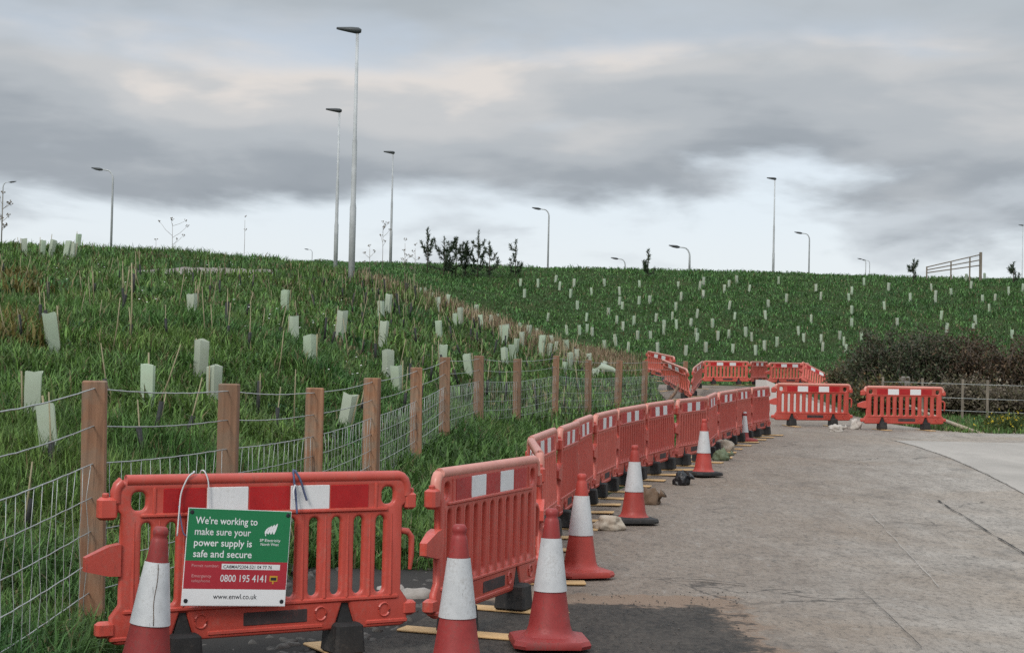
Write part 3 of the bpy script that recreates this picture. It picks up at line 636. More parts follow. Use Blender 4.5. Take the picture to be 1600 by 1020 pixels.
# ---------------------------------------------------------------- the notice
def text_mesh(s, width, height, bold=.0):
    cu = bpy.data.curves.new('t', 'FONT'); cu.body = s; cu.size = 1; cu.offset = bold; cu.resolution_u = 3; cu.extrude = .0
    o = bpy.data.objects.new('t', cu); COL.objects.link(o); bpy.context.view_layer.update()
    me = bpy.data.meshes.new_from_object(o.evaluated_get(bpy.context.evaluated_depsgraph_get())); bpy.data.objects.remove(o); bpy.data.curves.remove(cu)
    n = len(me.vertices); co = np.empty(n * 3); me.vertices.foreach_get('co', co); co = co.reshape(-1, 3)
    mn, mx = co.min(0), co.max(0); co[:, 0] = (co[:, 0] - mn[0]) / (mx[0] - mn[0]) * width
    co[:, 1] = co[:, 1] * height; co[:, 2] = 0
    me.vertices.foreach_set('co', co.ravel()); me.update(); return me
SW, SH = .58, .505; SGS = .96
nbm = NB.matrix_world if False else None
bpy.context.view_layer.update()
sg = empty('notice_board', (0, 0, 0), 0, 'green, red and white power supply notice tied to the first barrier', 'sign')
loc = NB.matrix_world @ Vector((-.222, -.075, .592)); rot = NB.matrix_world.to_3x3().normalized() @ Matrix.Rotation(R(90), 3, 'X') @ Matrix.Rotation(R(-3.6), 3, 'Z') @ Matrix.Rotation(R(-1.5), 3, 'X')
sg.location = loc; sg.scale = (SGS, SGS, 1); sg.rotation_euler = rot.to_euler()
# local: x right, y up, z towards the viewer
def sbox(name, x0, y0, x1, y1, z0, z1, mat, parent=sg): return MB().box(((x0 + x1) / 2, (y0 + y1) / 2, (z0 + z1) / 2), (x1 - x0, y1 - y0, z1 - z0)).build(name, mat, parent)
hx, hy = SW / 2, SH / 2
board = sbox('board', -hx, -hy, hx, hy, -.003, .002, M['paint_white'])
grn = sbox('green_field', -hx + .003, -.02, hx - .003, hy - .003, .002, .0030, M['sign_green'])
redf = sbox('red_field', -hx + .003, -.165, hx - .003, -.0205, .002, .0030, M['sign_red'])
whf = sbox('white_field', -hx + .003, -hy + .003, hx - .003, -.1655, .002, .0030, M['paint_white'])
def stext(s, x, y, wd, ht, mat, parent, bold=.0, z=.0036, name='lettering'):
    o = link(name, text_mesh(s, wd, ht, bold), mat, parent); o.location = (x, y, z); return o
for i, (t_, wd) in enumerate((("We're working to", .345), ('make sure your', .312), ('power supply is', .322), ('safe and secure', .325))):
    stext(t_, -hx + .043, .172 - .0575 * i, wd, .052, M['paint_white'], grn, .010)
# leaf-shaped mark: four slanting flame strokes
lg = MB()
for k, (cx, hgt) in enumerate(((.148, .038), (.162, .046), (.178, .052), (.194, .058))):
    pts = []; n = 10
    for j in range(n + 1):
        t_ = j / n; wdt = .0085 * math.sin(math.pi * min(1, t_ * .92 + .08)) ** .7; sl = .014 * t_ * t_ + .006 * t_
        pts.append((cx + sl, .128 + hgt * t_, wdt))
    vs = [(x - w_, y, .0036) for x, y, w_ in pts] + [(x + w_, y, .0036) for x, y, w_ in pts]
    lg.add(vs, [(j, n + 1 + j, n + 2 + j, j + 1) for j in range(n)])
lg.add([(.146, .118, .0036), (.152, .118, .0036), (.150, .130, .0036), (.146, .130, .0036)], [(0, 1, 2, 3)])
lg.build('emblem', M['paint_white'], grn)
stext('SP Electricity', .118, .088, .118, .020, M['paint_white'], grn, .008); stext('North West', .124, .067, .104, .020, M['paint_white'], grn, .008)
stext('Permit number:', -hx + .040, -.052, .150, .022, M['ink_faint'], redf, .004)
pf = sbox('permit_field', -.085, -.062, .245, -.033, .0030, .0036, M['paint_white'], redf)
stext('CA8MAP2304-521 04 77 76', -.076, -.056, .275, .024, M['ink'], redf, .006, .0042, 'handwriting')
stext('Emergency', -hx + .044, -.105, .108, .022, M['ink_faint'], redf, .004); stext('telephone', -hx + .044, -.130, .103, .022, M['ink_faint'], redf, .004)
stext('0800 195 4141', -.088, -.126, .258, .052, M['paint_white'], redf, .010)
sbox('symbol', .190, -.122, .235, -.092, .0030, .0038, M['sign_yellow'], redf); sbox('symbol', .196, -.117, .229, -.101, .0038, .0042, M['ink'], redf); sbox('symbol', .206, -.136, .214, -.117, .0030, .0040, M['sign_yellow'], redf)
stext('www.enwl.co.uk', -.120, -.216, .245, .038, M['ink'], whf, .004)
for ex, ey in ((-hx + .022, -hy + .025), (hx - .022, -hy + .025), (-hx + .02, hy - .022), (hx - .02, hy - .022)):
    MB().lathe([(.006, 0), (.0115, 0), (.0115, .0015), (.006, .0015)], 12, (ex, ey, .0031), cap=False).build('eyelet', M['ink'], sg); MB().lathe([(.0001, .0006), (.007, .0006)], 12, (ex, ey, .0031), cap=False).build('eyelet_hole', M['ink'], sg)
# ties: cords over the top rail, in barrier coordinates
def tie(name, label, pts, rad, mat):
    P = [NB.matrix_world @ Vector(p) for p in pts]; Q = []
    for i in range(len(P) - 1):
        a, b, c, d = P[max(i - 1, 0)], P[i], P[i + 1], P[min(i + 2, len(P) - 1)]
        for k in range(5):
            t_ = k / 5; Q.append(.5 * ((2 * b) + (c - a) * t_ + (2 * a - 5 * b + 4 * c - d) * t_ * t_ + (3 * b - a - 3 * c + d) * t_ ** 3))
    Q.append(P[-1]); o = MB().tube(Q, rad, 5).build(name, mat); return tag(o, label, 'cord', 'cords tying up the notice')
tie('tie_cord', 'white cord looped over the rail above the leaning cone', [(-.60, -.07, .72), (-.585, -.055, .86), (-.57, -.042, .95), (-.53, -.04, 1.03), (-.49, -.03, 1.055), (-.47, .03, 1.05), (-.47, .05, .98)], .0042, M['cord_white'])
tie('tie_cord', 'thin white and blue cord strands hanging beside the loop', [(-.585, -.045, .88), (-.575, -.06, .80), (-.565, -.075, .74), (-.55, -.08, .72)], .0035, M['cord_blue'])
tie('tie_cord', 'white cord hanging straight from the rail to the notice corner', [(-.405, -.062, .845), (-.402, -.045, .90), (-.403, -.04, 1.0), (-.42, -.02, 1.058), (-.425, .03, 1.05), (-.425, .05, .95)], .0038, M['cord_white'])
tie('tie_cord', 'dark blue and white cord knotted over the right white panel', [(.155, -.082, .82), (.16, -.045, .93), (.15, -.042, 1.0), (.16, -.01, 1.06), (.19, -.04, 1.01), (.22, -.045, .93), (.235, -.05, .89)], .006, M['cord_blue'])
tie('tie_cord', 'short white cord end at the right of the notice', [(.15, -.06, .98), (.135, -.065, .94), (.14, -.07, .90)], .005, M['cord_white'])

# ---------------------------------------------------------------- bags and rubble by the barriers
def blob(seed, sx, sy, sz, crease=.25, sub=4, flat=.35):
    bm = bmesh.new(); bmesh.ops.create_icosphere(bm, subdivisions=sub, radius=1)
    for v in bm.verts:
        p = v.co.copy(); n = noise.noise(p * 1.6 + Vector((seed, 0, 0))) * .35 + noise.turbulence(p * 3.3 + Vector((0, seed, 0)), 3, False) * crease - crease * .4
        p *= 1 + n; p.z = max(p.z, -flat); v.co = Vector((p.x * sx, p.y * sy, (p.z + flat) * sz))
    me = bpy.data.meshes.new('bag'); bm.to_mesh(me); bm.free(); me.polygons.foreach_set('use_smooth', [True] * len(me.polygons)); return me
def bag(name, label, u, s, dims, mat, seed, cat='sandbag', v=760, rz=0, neck=None, group=None):
    x, y = xy_s(u, s, v); r = empty(name, (x, y, float(road_h(y))), rz, label, cat, group)
    link('sack', blob(seed, *dims, crease=.15), mat, r)
    if neck:
        b = MB(); b.tube([(dims[0] * .7, 0, dims[2] * .6), (dims[0] * 1.1, -.02, dims[2] * .75), (dims[0] * 1.3, -.03, dims[2] * .9)], [.07 * neck, .03 * neck, .07 * neck], 9); b.build('tied_neck', mat, r)
    return r
bag('sandbag', 'cream lumpy sandbag lying beside a barrier foot', 953, 166, (.14, .11, .11), M['bag'], 2.0)
bag('sack', 'brown muddy sack slumped behind a black-based cone', 1016, 142, (.11, .09, .14), M['bag_brown'], 5.0, 'sack', neck=.8)
bag('rubbish_bag', 'black plastic bag stuffed under the barrier row', 1064, 124, (.10, .10, .13), M['bag_black'], 8.0, 'bag', neck=.8)
bag('sandbag', 'green and grey sandbag beside the far black-based cone', 1126, 103, (.13, .11, .13), M['bag_green'], 11.0, neck=.7)
bag('sandbag', 'pale sandbag heaped on top edge near the short cone', 1131, 96, (.17, .12, .17), M['bag'], 14.0)
bag('sandbag', 'white sandbag on the foot of the lane barrier', 1306, 73.5, (.17, .11, .12), M['bag_white'], 17.0, neck=.8, v=690)
bag('sandbag', 'small white bag hung between the two lane barriers', 1337, 71, (.13, .1, .17), M['bag_white'], 19.0, v=690)
CH = [blob(30 + i, .05, .04, .045, .4, 2, .5) for i in range(5)]; CHP = []
for m in CH: m.materials.append(M['rubble'])
for i in range(2): CHP.append(blob(40 + i, .05, .04, .04, .4, 2, .5)); CHP[-1].materials.append(M['rubble_pale'])
def merged(name, items, mat, kind='stuff'):
    V = []; Fc = []; o = 0
    for me, loc, sc, rz in items:
        n = len(me.vertices); co = np.empty(n * 3); me.vertices.foreach_get('co', co); co = co.reshape(-1, 3) * sc
        c, s_ = math.cos(rz), math.sin(rz); co = np.stack([co[:, 0] * c - co[:, 1] * s_, co[:, 0] * s_ + co[:, 1] * c, co[:, 2]], -1) + np.array(loc)
        V.append(co); Fc += [tuple(k + o for k in p.vertices) for p in me.polygons]; o += n
    b = MB(); b.add(np.concatenate(V).tolist(), Fc, True); return tag(b.build(name, mat), kind=kind)
items = []
for i in range(1500):
    y = random.uniform(7.4, 13); x = random.uniform(-2.0, .2)
    if x > np.interp(y, *XL) - .02 or x < fence_x(y) + .25: continue
    items.append((random.choice(CH), (x, y, gh(x, y) - .01), random.uniform(.25, 1.3), random.uniform(0, 6)))
for i in range(260):
    u, v = random.uniform(900, 1170), random.uniform(925, 1025); x, y = gp(u, v); items.append((random.choice(CH), (x, y, float(road_h(y)) + .008), random.uniform(.03, .16), random.uniform(0, 6)))
o = merged('asphalt_rubble', items, M['rubble']); tag(o, 'loose black asphalt rubble around the first barriers', 'rubble')
soil = []
sheet('excavated_ground', lambda y: (float(fence_x(y)) + .35, float(np.interp(y, *XL)) - .0), np.arange(6.5, 12.6, .3), 6, M['soil'], -.018, 0.0)
for i, (u, s, sc) in enumerate(((648, 232, 1.9), (615, 225, 1.7), (590, 230, 1.2))):
    x, y = xy_s(u, s, 870); o = link('concrete_lump', CHP[i % 2], None); o.location = (x, y, gh(x, y)); o.scale = (sc * 1.6, sc, sc * 1.2); tag(o, 'pale broken concrete lump in the black rubble behind the barriers', 'rubble', 'concrete lumps behind the notice barrier')

# ---------------------------------------------------------------- wire fence
PH = [1.36, 1.42, 1.36, 1.28, 1.28, 1.32] + [1.30] * 8
def fence():
    r = empty('wire_fence', (FXY[1][0], FXY[1][1], 0), 0, 'timber post and stock netting fence along the foot of the bank', 'fence')
    base = Vector(r.location); pts = []
    for i, (x, y) in enumerate(FXY):
        z = gh(x, y) if i else -.02; hgt = PH[i]; wd = .145
        wd *= random.uniform(.9, 1.12)
        if i == 7: wd = .17
        m = Matrix.Rotation(random.uniform(-.25, .25), 3, 'Z') @ Matrix.Rotation(random.uniform(-.02, .02), 3, 'Y'); b = MB(); hgt += random.uniform(-.01, .01)
        b.box((0, 0, hgt / 2 - .15), (wd, wd * .8, hgt + .3), m, taper=.98, bev=.008); o = b.build('post', M['wood'], r); o.location = Vector((x, y, z)) - base
        pts.append(Vector((x, y, z)) - base + Vector((0, -wd * .45, 0)))
    heights = [1.25, 1.06, .87, .70, .53, .37, .22, .09]
    for h in heights:
        P = []
        for ip, (a, b) in enumerate(zip(pts, pts[1:])):
            n = max(6, int((b - a).length / .12))
            for k in range(n):
                t_ = k / n; p = a.lerp(b, t_); p.z += h + (h / 1.25) * ((PH[ip] - 1.30) * (1 - t_) + (PH[ip + 1] - 1.30) * t_) - (.02 if h > 1 else .012) * math.sin(math.pi * t_) + .004 * noise.noise((p.x * 9, p.y * 9, h)); P.append(p)
        P.append(pts[-1] + Vector((0, 0, h))); MB().tube(P, .0042 if h > .85 else .0034, 5).build('line_wire', M['wire'], r)
    st = MB()
    for ip, (a, b) in enumerate(zip(pts, pts[1:])):
        n = max(2, int((b - a).length / .15))
        for k in range(n):
            t_ = (k + .5) / n; p = a.lerp(b, t_); q = []
            for h in heights[2:]: q.append(p + Vector((random.uniform(-.01, .01), random.uniform(-.01, .01), h + (h / 1.25) * ((PH[ip] - 1.30) * (1 - t_) + (PH[ip + 1] - 1.30) * t_) - .012 * math.sin(math.pi * t_))))
            st.tube(q, .0019, 4)
    o = st.build('stay_wires', M['wire'], r); o['kind'] = 'stuff'
    e = pts[-1]; MB().tube([e + Vector((0, 0, .95)), e + Vector((-.35, -.35, .3)), e + Vector((-.6, -.55, .02))], [.05, .05, .05], 8).build('strut', M['wood'], r)
fence()

# ---------------------------------------------------------------- tree shelters and canes
def shelter_parts():
    res = []
    for k in range(4):
        b = MB(); n = 16; prof = []
        rr = random.Random(k)
        hgt = .59; vs = []
        for i, z in enumerate((-.1, .2, .4, .58, hgt)):
            for j in range(n):
                t_ = 2 * math.pi * (j + .0) / n; sq = 1 / max(abs(math.cos(t_)), abs(math.sin(t_))); q = .080 * min(sq, 1.36) * (1 + .012 * math.sin(3 * t_ + k * 2 + i)); q *= 1.02 if i >= 3 else 1
                vs.append((q * math.cos(t_) + .01 * math.sin(i + k), q * math.sin(t_) * .9, z + (.012 * math.sin(2 * t_ + k) if i > 2 else 0)))
        fs = [(i * n + j, i * n + (j + 1) % n, (i + 1) * n + (j + 1) % n, (i + 1) * n + j) for i in range(4) for j in range(n)]
        b.add(vs, fs, True); tube_ = b.mesh('tube', M['shelter']); auto_sharp(tube_, 30)
        s = MB(); s.tube([(.105, .0, -.2), (.108, .01, .35), (.116, .02, .60 + .08 * (k % 3))], .010, 5); res.append((tube_, s.mesh('stake', M['bamboo'])))
    return res
SHP = shelter_parts()
ORD = ['', 'first', 'second', 'third', 'fourth', 'fifth', 'sixth', 'seventh', 'eighth', 'ninth', 'tenth', 'eleventh', 'twelfth', 'thirteenth']
def where(x, y):
    d = np.hypot(FXY[1:, 0] - x, FXY[1:, 1] - y); i = int(d.argmin()) + 1; d = d.min()
    return ('close behind' if d < 2.2 else 'a few steps uphill of' if d < 5 else 'part way uphill of' if d < 10 else 'high uphill of') + f' the {ORD[i]} fence post'
CREST = [(715, 'the pine clump'), (805, 'the open pine'), (856, 'the tall bent-arm lamp'), (960, 'the tiny peeping lamp'), (1012, 'the lone small pine'), (1078, 'the low bent-arm lamp'), (1208, 'the straight column'), (1263, 'the lamp beside the column'), (1354, 'the twin lamps'), (1427, 'the round sapling'), (1490, 'the timber rails'), (1597, 'the end column')]
def where_far(x, y):
    i = int(np.argmin([abs((u - 800) / F_PX * 115 - x) for u, _ in CREST])); return ('near the crest below ' if y > 108 else 'halfway down the slope below ' if y > 97 else 'low on the slope below ') + CREST[i][1]
def place_shelter(u, vb, lab, group, w_=None, i=0, far=False, tilt=.1, sc=None):
    if w_ is None: x, y, z = hit(u, vb)
    else:
        s = w_ / .205; p = at_s(u, vb, s); x, y = p[0], p[1]; z = gh(x, y)
    lab = lab.replace('@far', where_far(x, y)).replace('@', where(x, y))
    r = empty('tree_shelter', (x, y, z - .03), random.uniform(0, 6.3), lab, 'tree shelter', group)
    r.rotation_euler = (random.gauss(0, tilt), random.gauss(0, tilt), random.uniform(0, 6.3)); t_, s_ = SHP[i % 4]
    k = sc or random.uniform(.93, 1.07); r.scale = (k, k, k)
    link('tube', t_, None, r)
    link('stake', s_, None, r)
    return r
near = [(52, 578, 33), (80, 642, 35), (230, 570, 28), (312, 527, 24), (335, 566, 26), (83, 487, 24), (302, 451, 19), (445, 450, 15), (535, 614, 24), (532, 492, 14), (597, 500, 15), (487, 525, 21),
    (605, 550, 17), (620, 570, 19), (596, 465, 13), (606, 464, 10), (460, 500, 14), (691, 545, 12), (687, 500, 13), (735, 551, 15), (789, 545, 11), (803, 542, 9), (788, 510, 11), (845, 530, 9)]
for i, (u, vt, w_) in enumerate(near):
    place_shelter(u, vt + .56 * w_ / .2, 'pale green tree shelter in the grass @', 'tree shelters in the lush grass behind the fence', None, i, tilt=.07)
mid = [(655, 442, 8), (665, 443, 8), (675, 451, 7), (684, 458, 12), (698, 459, 9), (710, 487, 11), (766, 484, 11), (776, 480, 9), (794, 497, 12), (811, 500, 9), (825, 503, 12), (839, 505, 9), (848, 519, 10), (862, 522, 9), (868, 529, 10), (885, 535, 8), (890, 552, 10),
    (742, 474, 9), (753, 492, 9), (784, 505, 10), (817, 518, 9), (858, 536, 9), (901, 548, 9), (922, 556, 8), (943, 563, 9), (806, 528, 10), (880, 562, 10), (720, 484, 9)]
for i, (u, vt, w_) in enumerate(mid):
    place_shelter(u, vt + .5 * w_ / .2, 'pale green tree shelter among dead stalks @', 'tree shelters along the bank shoulder', None, i, tilt=.1, sc=random.uniform(.72, .92))
for i, (u, vt, w_) in enumerate([(3, 358, 8), (13, 360, 8), (28, 366, 8), (38, 365, 10), (50, 373, 8), (66, 371, 10), (79, 375, 10), (102, 380, 10), (113, 380, 10), (121, 381, 9)]):
    place_shelter(u, vt + .58 * w_ / .205, 'pale tree shelter on the bank top against the sky', 'tree shelters on the bank skyline', w_, i, tilt=.07)
z8 = [(159,210),(249,212),(265,193),(371,204),(351,226),(403,188),(455,222),(577,192),(171,258),(264,250),(39,274),(610,266),(149,301),(371,295),(534,288),(732,224),(752,256),(883,232),(871,262),(933,196),(1035,218),(1126,264),(1215,218),(1230,248),(1231,270),(1298,236),(1379,208),(1428,266),(1479,264),(1536,234),(1594,220),(1359,176),(1436,174),(1455,308),(1018,295),(882,312),(66,348),(134,340),(236,332),(394,340),(523,336),(713,355),(882,368),(1070,364),(1253,338),(1397,356),(1387,390),(1277,392),(100,378),(98,400),(152,374),(210,367),(303,370),(43,422),(233,408),(238,432),(324,424),(369,415),(441,408),(465,427),(661,402),(682,433),(755,434),(831,420),(849,444),(1550,420),(74,475),(188,488),(274,472),(386,476),(482,486),(519,467),(571,454),(761,472),(856,478),(922,425)]
z7 = [(739,335),(837,335),(932,308),(952,348),(1032,337),(1128,376),(1198,330),(1281,380),(1388,338),(762,392),(1013,390),(1280,430),(1295,456),(1386,426),(1050,452),(1218,494),(1100,516),(1266,536),(1358,540),(1297,570),(1104,578),(1131,600),(995,592),(1062,592),(1378,622),(1254,636),(1262,656),(1325,686),(1199,674),(888,522)]
for i, (u, v) in enumerate([(1000 + .375 * x, 360 + .375 * y) for x, y in z8] + [(600 + .2875 * x, 340 + .2875 * y) for x, y in z7]):
    place_shelter(u, v + 13, 'small pale tree shelter @far', 'tree shelters on the far embankment', None, i, tilt=.05, sc=random.uniform(.84, 1.0))
# the knocked-over shelter behind the fence
x, y, z = hit(930, 590)
r = empty('tree_shelter', (x, y, z), 0, 'knocked-over pale shelter bent to the ground behind the fence', 'tree shelter', 'tree shelters along the bank shoulder')
b = MB(); b.tube([(0, 0, 0), (.02, 0, .22), (.18, -.02, .36), (.5, -.04, .25), (.75, -.05, .12)], [.13, .13, .11, .08, .05], 10, False); b.build('tube', M['shelter'], r)

CANE = []
for k in range(5):
    b = MB(); l_ = (.55, .75, .65, .85, .6)[k]; b.tube([(0, 0, -.1), (.01 * k, .01, l_ * .5), (.02 * k - .03, 0, l_)], [.009, .008, .006], 5); gm = None
    gd = MB(); gd.tube([(.012, 0, -.05), (.02, .005, .2), (.025, .01, .30 + .05 * k)], [.026, .024, .026], 8)
    CANE.append((b.mesh('cane', M['bamboo']), gd.mesh('guard', M['guard_black'])))
def place_cane(u, v, i, guard, group, lab, k=1.0):
    x, y, z = hit(u, v)
    if y > 60: return
    lab = lab.replace('@', where(x, y))
    r = empty('planted_cane', (x, y, z), 0, lab, 'cane', group); r.rotation_euler = (random.gauss(0, .1), random.gauss(.08, .14), random.uniform(0, 6.3)); r.scale = (k, k, k)
    link('cane', CANE[i % 5][0], None, r)
    if guard: link('guard', CANE[i % 5][1], None, r)
canes = [(35, 850), (75, 760), (228, 735), (240, 650), (235, 705), (120, 700), (282, 700), (432, 690), (460, 690), (400, 660), (203, 540), (175, 640), (62, 520), (150, 490), (352, 520), (385, 500), (330, 470), (385, 560), (430, 610), (573, 690), (560, 650), (630, 650),
    (655, 640), (470, 470), (495, 490), (505, 450), (535, 470), (570, 480), (560, 520), (640, 500), (615, 490), (630, 520), (650, 540), (622, 600), (640, 610), (660, 580), (672, 600), (585, 570), (545, 570), (700, 590), (716, 600), (722, 560), (745, 540), (750, 590), (770, 560), (780, 600), (820, 580), (830, 590), (851, 580), (866, 600), (905, 590), (760, 620), (790, 630), (815, 620), (840, 640), (880, 640), (905, 620)]
for i, (u, v) in enumerate(canes):
    gd = i % 5 != 3
    place_cane(u, v, i, gd, 'planted canes on the near bank', 'bamboo cane with black stem guard @' if gd else 'bare bamboo cane @')
for i in range(150):
    u = random.uniform(0, 640) if i < 70 else random.uniform(560, 920); v = random.uniform(430, 560) if i < 70 else np.interp(u, [560, 640, 760, 920], [430, 447, 508, 568]) + abs(random.gauss(0, 22))
    place_cane(u, v, i, i % 2, 'planted canes on the near bank', 'bamboo cane with black stem guard @' if i % 2 else 'bare bamboo cane @', random.uniform(.8, 1.1))
# a tall bare stake
x, y, z = hit(203, 545); o = MB().tube([(0, 0, -.1), (.01, 0, .6), (-.01, 0, 1.2)], [.012, .011, .009], 6).build('tall_stake', M['bamboo']); o.location = (x, y, z); tag(o, 'tall bare stake rising from the long grass on the bank', 'stake')

# ---------------------------------------------------------------- lamp columns
def straight_lamp(label, ub, vb, ut, vt, group='straight lamp columns', hgt=8.0):
    s = math.hypot(ut - ub, vt - vb) / hgt; p = at_s(ub, vb, s); q = at_s(ut, vt, s); x, y = p[0], p[1]; zt = q[2]; zg = gh(x, y)
    r = empty('street_lamp', (x, y, zg), 0, label, 'street lamp', group); H = zt - zg
    b = MB(); b.lathe([(.105, -.3), (.105, H * .29), (.084, H * .31), (.080, H * .55), (.062, H * .57), (.048, H - .05)], 14); b.build('column', M['steel'], r)
    hd = MB(); hd.tube([(.12, 0, H - .02), (.02, 0, H - .01), (-.2, 0, H + .02), (-.5, 0, H + .05), (-.68, 0, H + .07)], [.07, .13, .115, .075, .045], 8)
    me = hd.mesh('lamp_head', M['lamp_head'])
    for v in me.vertices: v.co.z = H + (v.co.z - H) * .85
    link('lamp_head', me, None, r); return r
straight_lamp('tallest grey lamp column of the three clustered on the bank', 549, 432, 557, 46)
straight_lamp('middle-sized grey lamp column beside the tallest one', 524, 421, 529, 172)
straight_lamp('shortest grey lamp column of the three, beside dry weeds', 610, 412, 614, 238)
straight_lamp('lone straight lamp column on the far embankment top', 1208, 428, 1211, 279)
def bent_lamp(label, ub, ut, vt, arm, hgt, d=-1):
    """arm: length of the arm in pixels (about 1.5 m)"""
    s = abs(arm) / 1.5; q = at_s(ut, vt, s); x, y = q[0], q[1]; zg = gh(x, y); H = q[2] - zg
    r = empty('street_lamp', (x, y, zg), 0, label, 'street lamp', 'lamp columns with a bent arm')
    H0 = H
    b = MB(); P = [(0, 0, -.3), (0, 0, H0 - .75)] + [(d * (.45 - .45 * math.cos(R(a))), 0, H0 - .75 + .6 * math.sin(R(a))) for a in (20, 45, 70, 90)] + [(d * .85, 0, H0 - .11)]
    b.tube(P, [.09, .07, .06, .055, .05, .045, .04], 9); b.build('column', M['steel'], r)
    h = MB(); h.tube([(d * .75, 0, H0 - .13), (d * .95, 0, H0 - .1), (d * 1.25, 0, H0 - .06), (d * 1.55, 0, H0 - .0)], [.06, .11, .09, .03], 8); h.build('lamp_head', M['lamp_head'], r)
bent_lamp('bent-arm lamp standing between the skyline shelters and dry umbels', 173, 177, 263, 33, 6)
bent_lamp('bent-arm lamp at the skyline shelters with its arm reversed', 3, 5, 283, 20, 6, 1)
bent_lamp('bent-arm lamp on the embankment top near the small pines', 855, 858, 325, 26, 6)
bent_lamp('bent-arm lamp next to the lone straight column', 1263, 1265, 363, 23, 6)
bent_lamp('low bent-arm lamp showing only its upper part over the embankment', 1078, 1078, 384, 32, 6)
bent_lamp('tiny bent-arm lamp peeping over the embankment edge', 977, 977, 403, 22, 6)
bent_lamp('tiny bent-arm lamp peeping over the bank behind the clustered columns', 487, 488, 389, 12, 6)
bent_lamp('small bent-arm lamp left of its twin near the gate', 1352, 1353, 404, 13, 6)
bent_lamp('small bent-arm lamp right of its twin near the gate', 1358, 1359, 406, 12, 6)
straight_lamp('straight lamp column at the far end of the embankment top', 1597, 430, 1600, 352)

# ---------------------------------------------------------------- skyline rails and plants
def rails():
    pa, pb = at_s(1448, 424, 22), at_s(1532, 424, 22); r = empty('timber_rails', tuple(pa[:2]) + (pa[2] - .4,), 0, 'sloping timber post and rail fence end on the embankment top', 'fence'); b0 = Vector(r.location)
    for t_, wd, hh in ((0, .09, .75), (.45, .09, 1.15), (.8, .09, 1.5), (1.0, .17, 1.85)):
        p = Vector(pa).lerp(Vector(pb), t_) - b0; MB().box((p.x, p.y, hh / 2 - .1), (wd, wd, hh + .2), bev=.01).build('post', M['wood_grey'], r)
    for k in range(3):
        a = Vector(pa) - b0; c = Vector(pb) - b0; z0, z1 = (.70, .50, .30)[k], (1.68, 1.3, .92)[k]
        MB().tube([(a.x, a.y, z0), (c.x, c.y, z1)], .045, 6).build('rail', M['wood_grey'], r)
rails()
def leaf_cloud(name, P, D, L_, W_, tint, mat, parent=None):
    """one narrow quad-tri leaf per point: P base, D direction, L length, W width, tint rgb"""
    n = len(P); D = D / np.linalg.norm(D, axis=1)[:, None]; a = np.cross(D, rng.normal(size=(n, 3))); a /= np.linalg.norm(a, axis=1)[:, None]
    L_ = np.broadcast_to(L_, n)[:, None]; W_ = np.broadcast_to(W_, n)[:, None]
    V = np.stack([P, P + D * L_ * .45 + a * W_ * .5, P + D * L_, P + D * L_ * .45 - a * W_ * .5], 1).reshape(-1, 3)
    me = bpy.data.meshes.new(name); me.vertices.add(4 * n); me.vertices.foreach_set('co', V.ravel()); me.loops.add(4 * n); me.loops.foreach_set('vertex_index', np.arange(4 * n, dtype=np.int32))
    me.polygons.add(n); me.polygons.foreach_set('loop_start', np.arange(0, 4 * n, 4, dtype=np.int32)); me.update(calc_edges=True)
    at = me.attributes.new('tint', 'FLOAT_COLOR', 'POINT'); c = np.concatenate([np.repeat(tint, 4, 0), np.ones((4 * n, 1))], 1); at.data.foreach_set('color', c.ravel())
    me.materials.append(mat); return link(name, me, None, parent)
def pine(label, u, v_top, v_base, s, width, seed, nb=9):
    rr = random.Random(seed); x, y, z = hit(u, v_base + 14, 84); s = F_PX / y; H = at_s(u, v_top, s)[2] - z; C0 = .15; width *= 1.5
    r = empty('pine_sapling', (x, y, z), 0, label, 'pine tree', 'pine saplings on the skyline')
    b = MB(); b.tube([(0, 0, -.1), (.02, 0, H * .6), (0, 0, H * .97)], [.04, .025, .012], 6); axes = [((0, 0, C0 + (H - C0) * .4), (0, 0, H))]
    for i in range(nb):
        a = rr.uniform(0, 6.28); t0 = rr.uniform(.02, .75); h0 = C0 + (H - C0) * t0; ln = width * 1.15 * rr.uniform(.6, 1.1) * (1 - .5 * t0); q1 = (math.cos(a) * ln * .7, math.sin(a) * ln * .7, h0 + ln * .25); q2 = (math.cos(a) * ln, math.sin(a) * ln, h0 + ln * 1.0)
        b.tube([(0, 0, h0), q1, q2], [.018, .014, .008], 5); axes += [((0, 0, h0), q1), (q1, q2)]
    b.build('trunk', M['bark'], r); Ps = []; Ds = []
    for a, c in axes:
        a, c = np.array(a), np.array(c); n = int(75 * np.linalg.norm(c - a) + 12); t_ = rng.uniform(.1, 1, n)[:, None]; Ps.append(a + (c - a) * t_); d = (c - a) / (np.linalg.norm(c - a) + 1e-6); Ds.append(d * .9 + rng.normal(size=(n, 3)) * .55)
    P = np.concatenate(Ps); D = np.concatenate(Ds); tint = np.array((.040, .062, .034)) * rng.uniform(.5, 1.6, (len(P), 1))
    leaf_cloud('needles', P, D, rng.uniform(.16, .30, len(P)), .045, tint, M['leaf'], r)
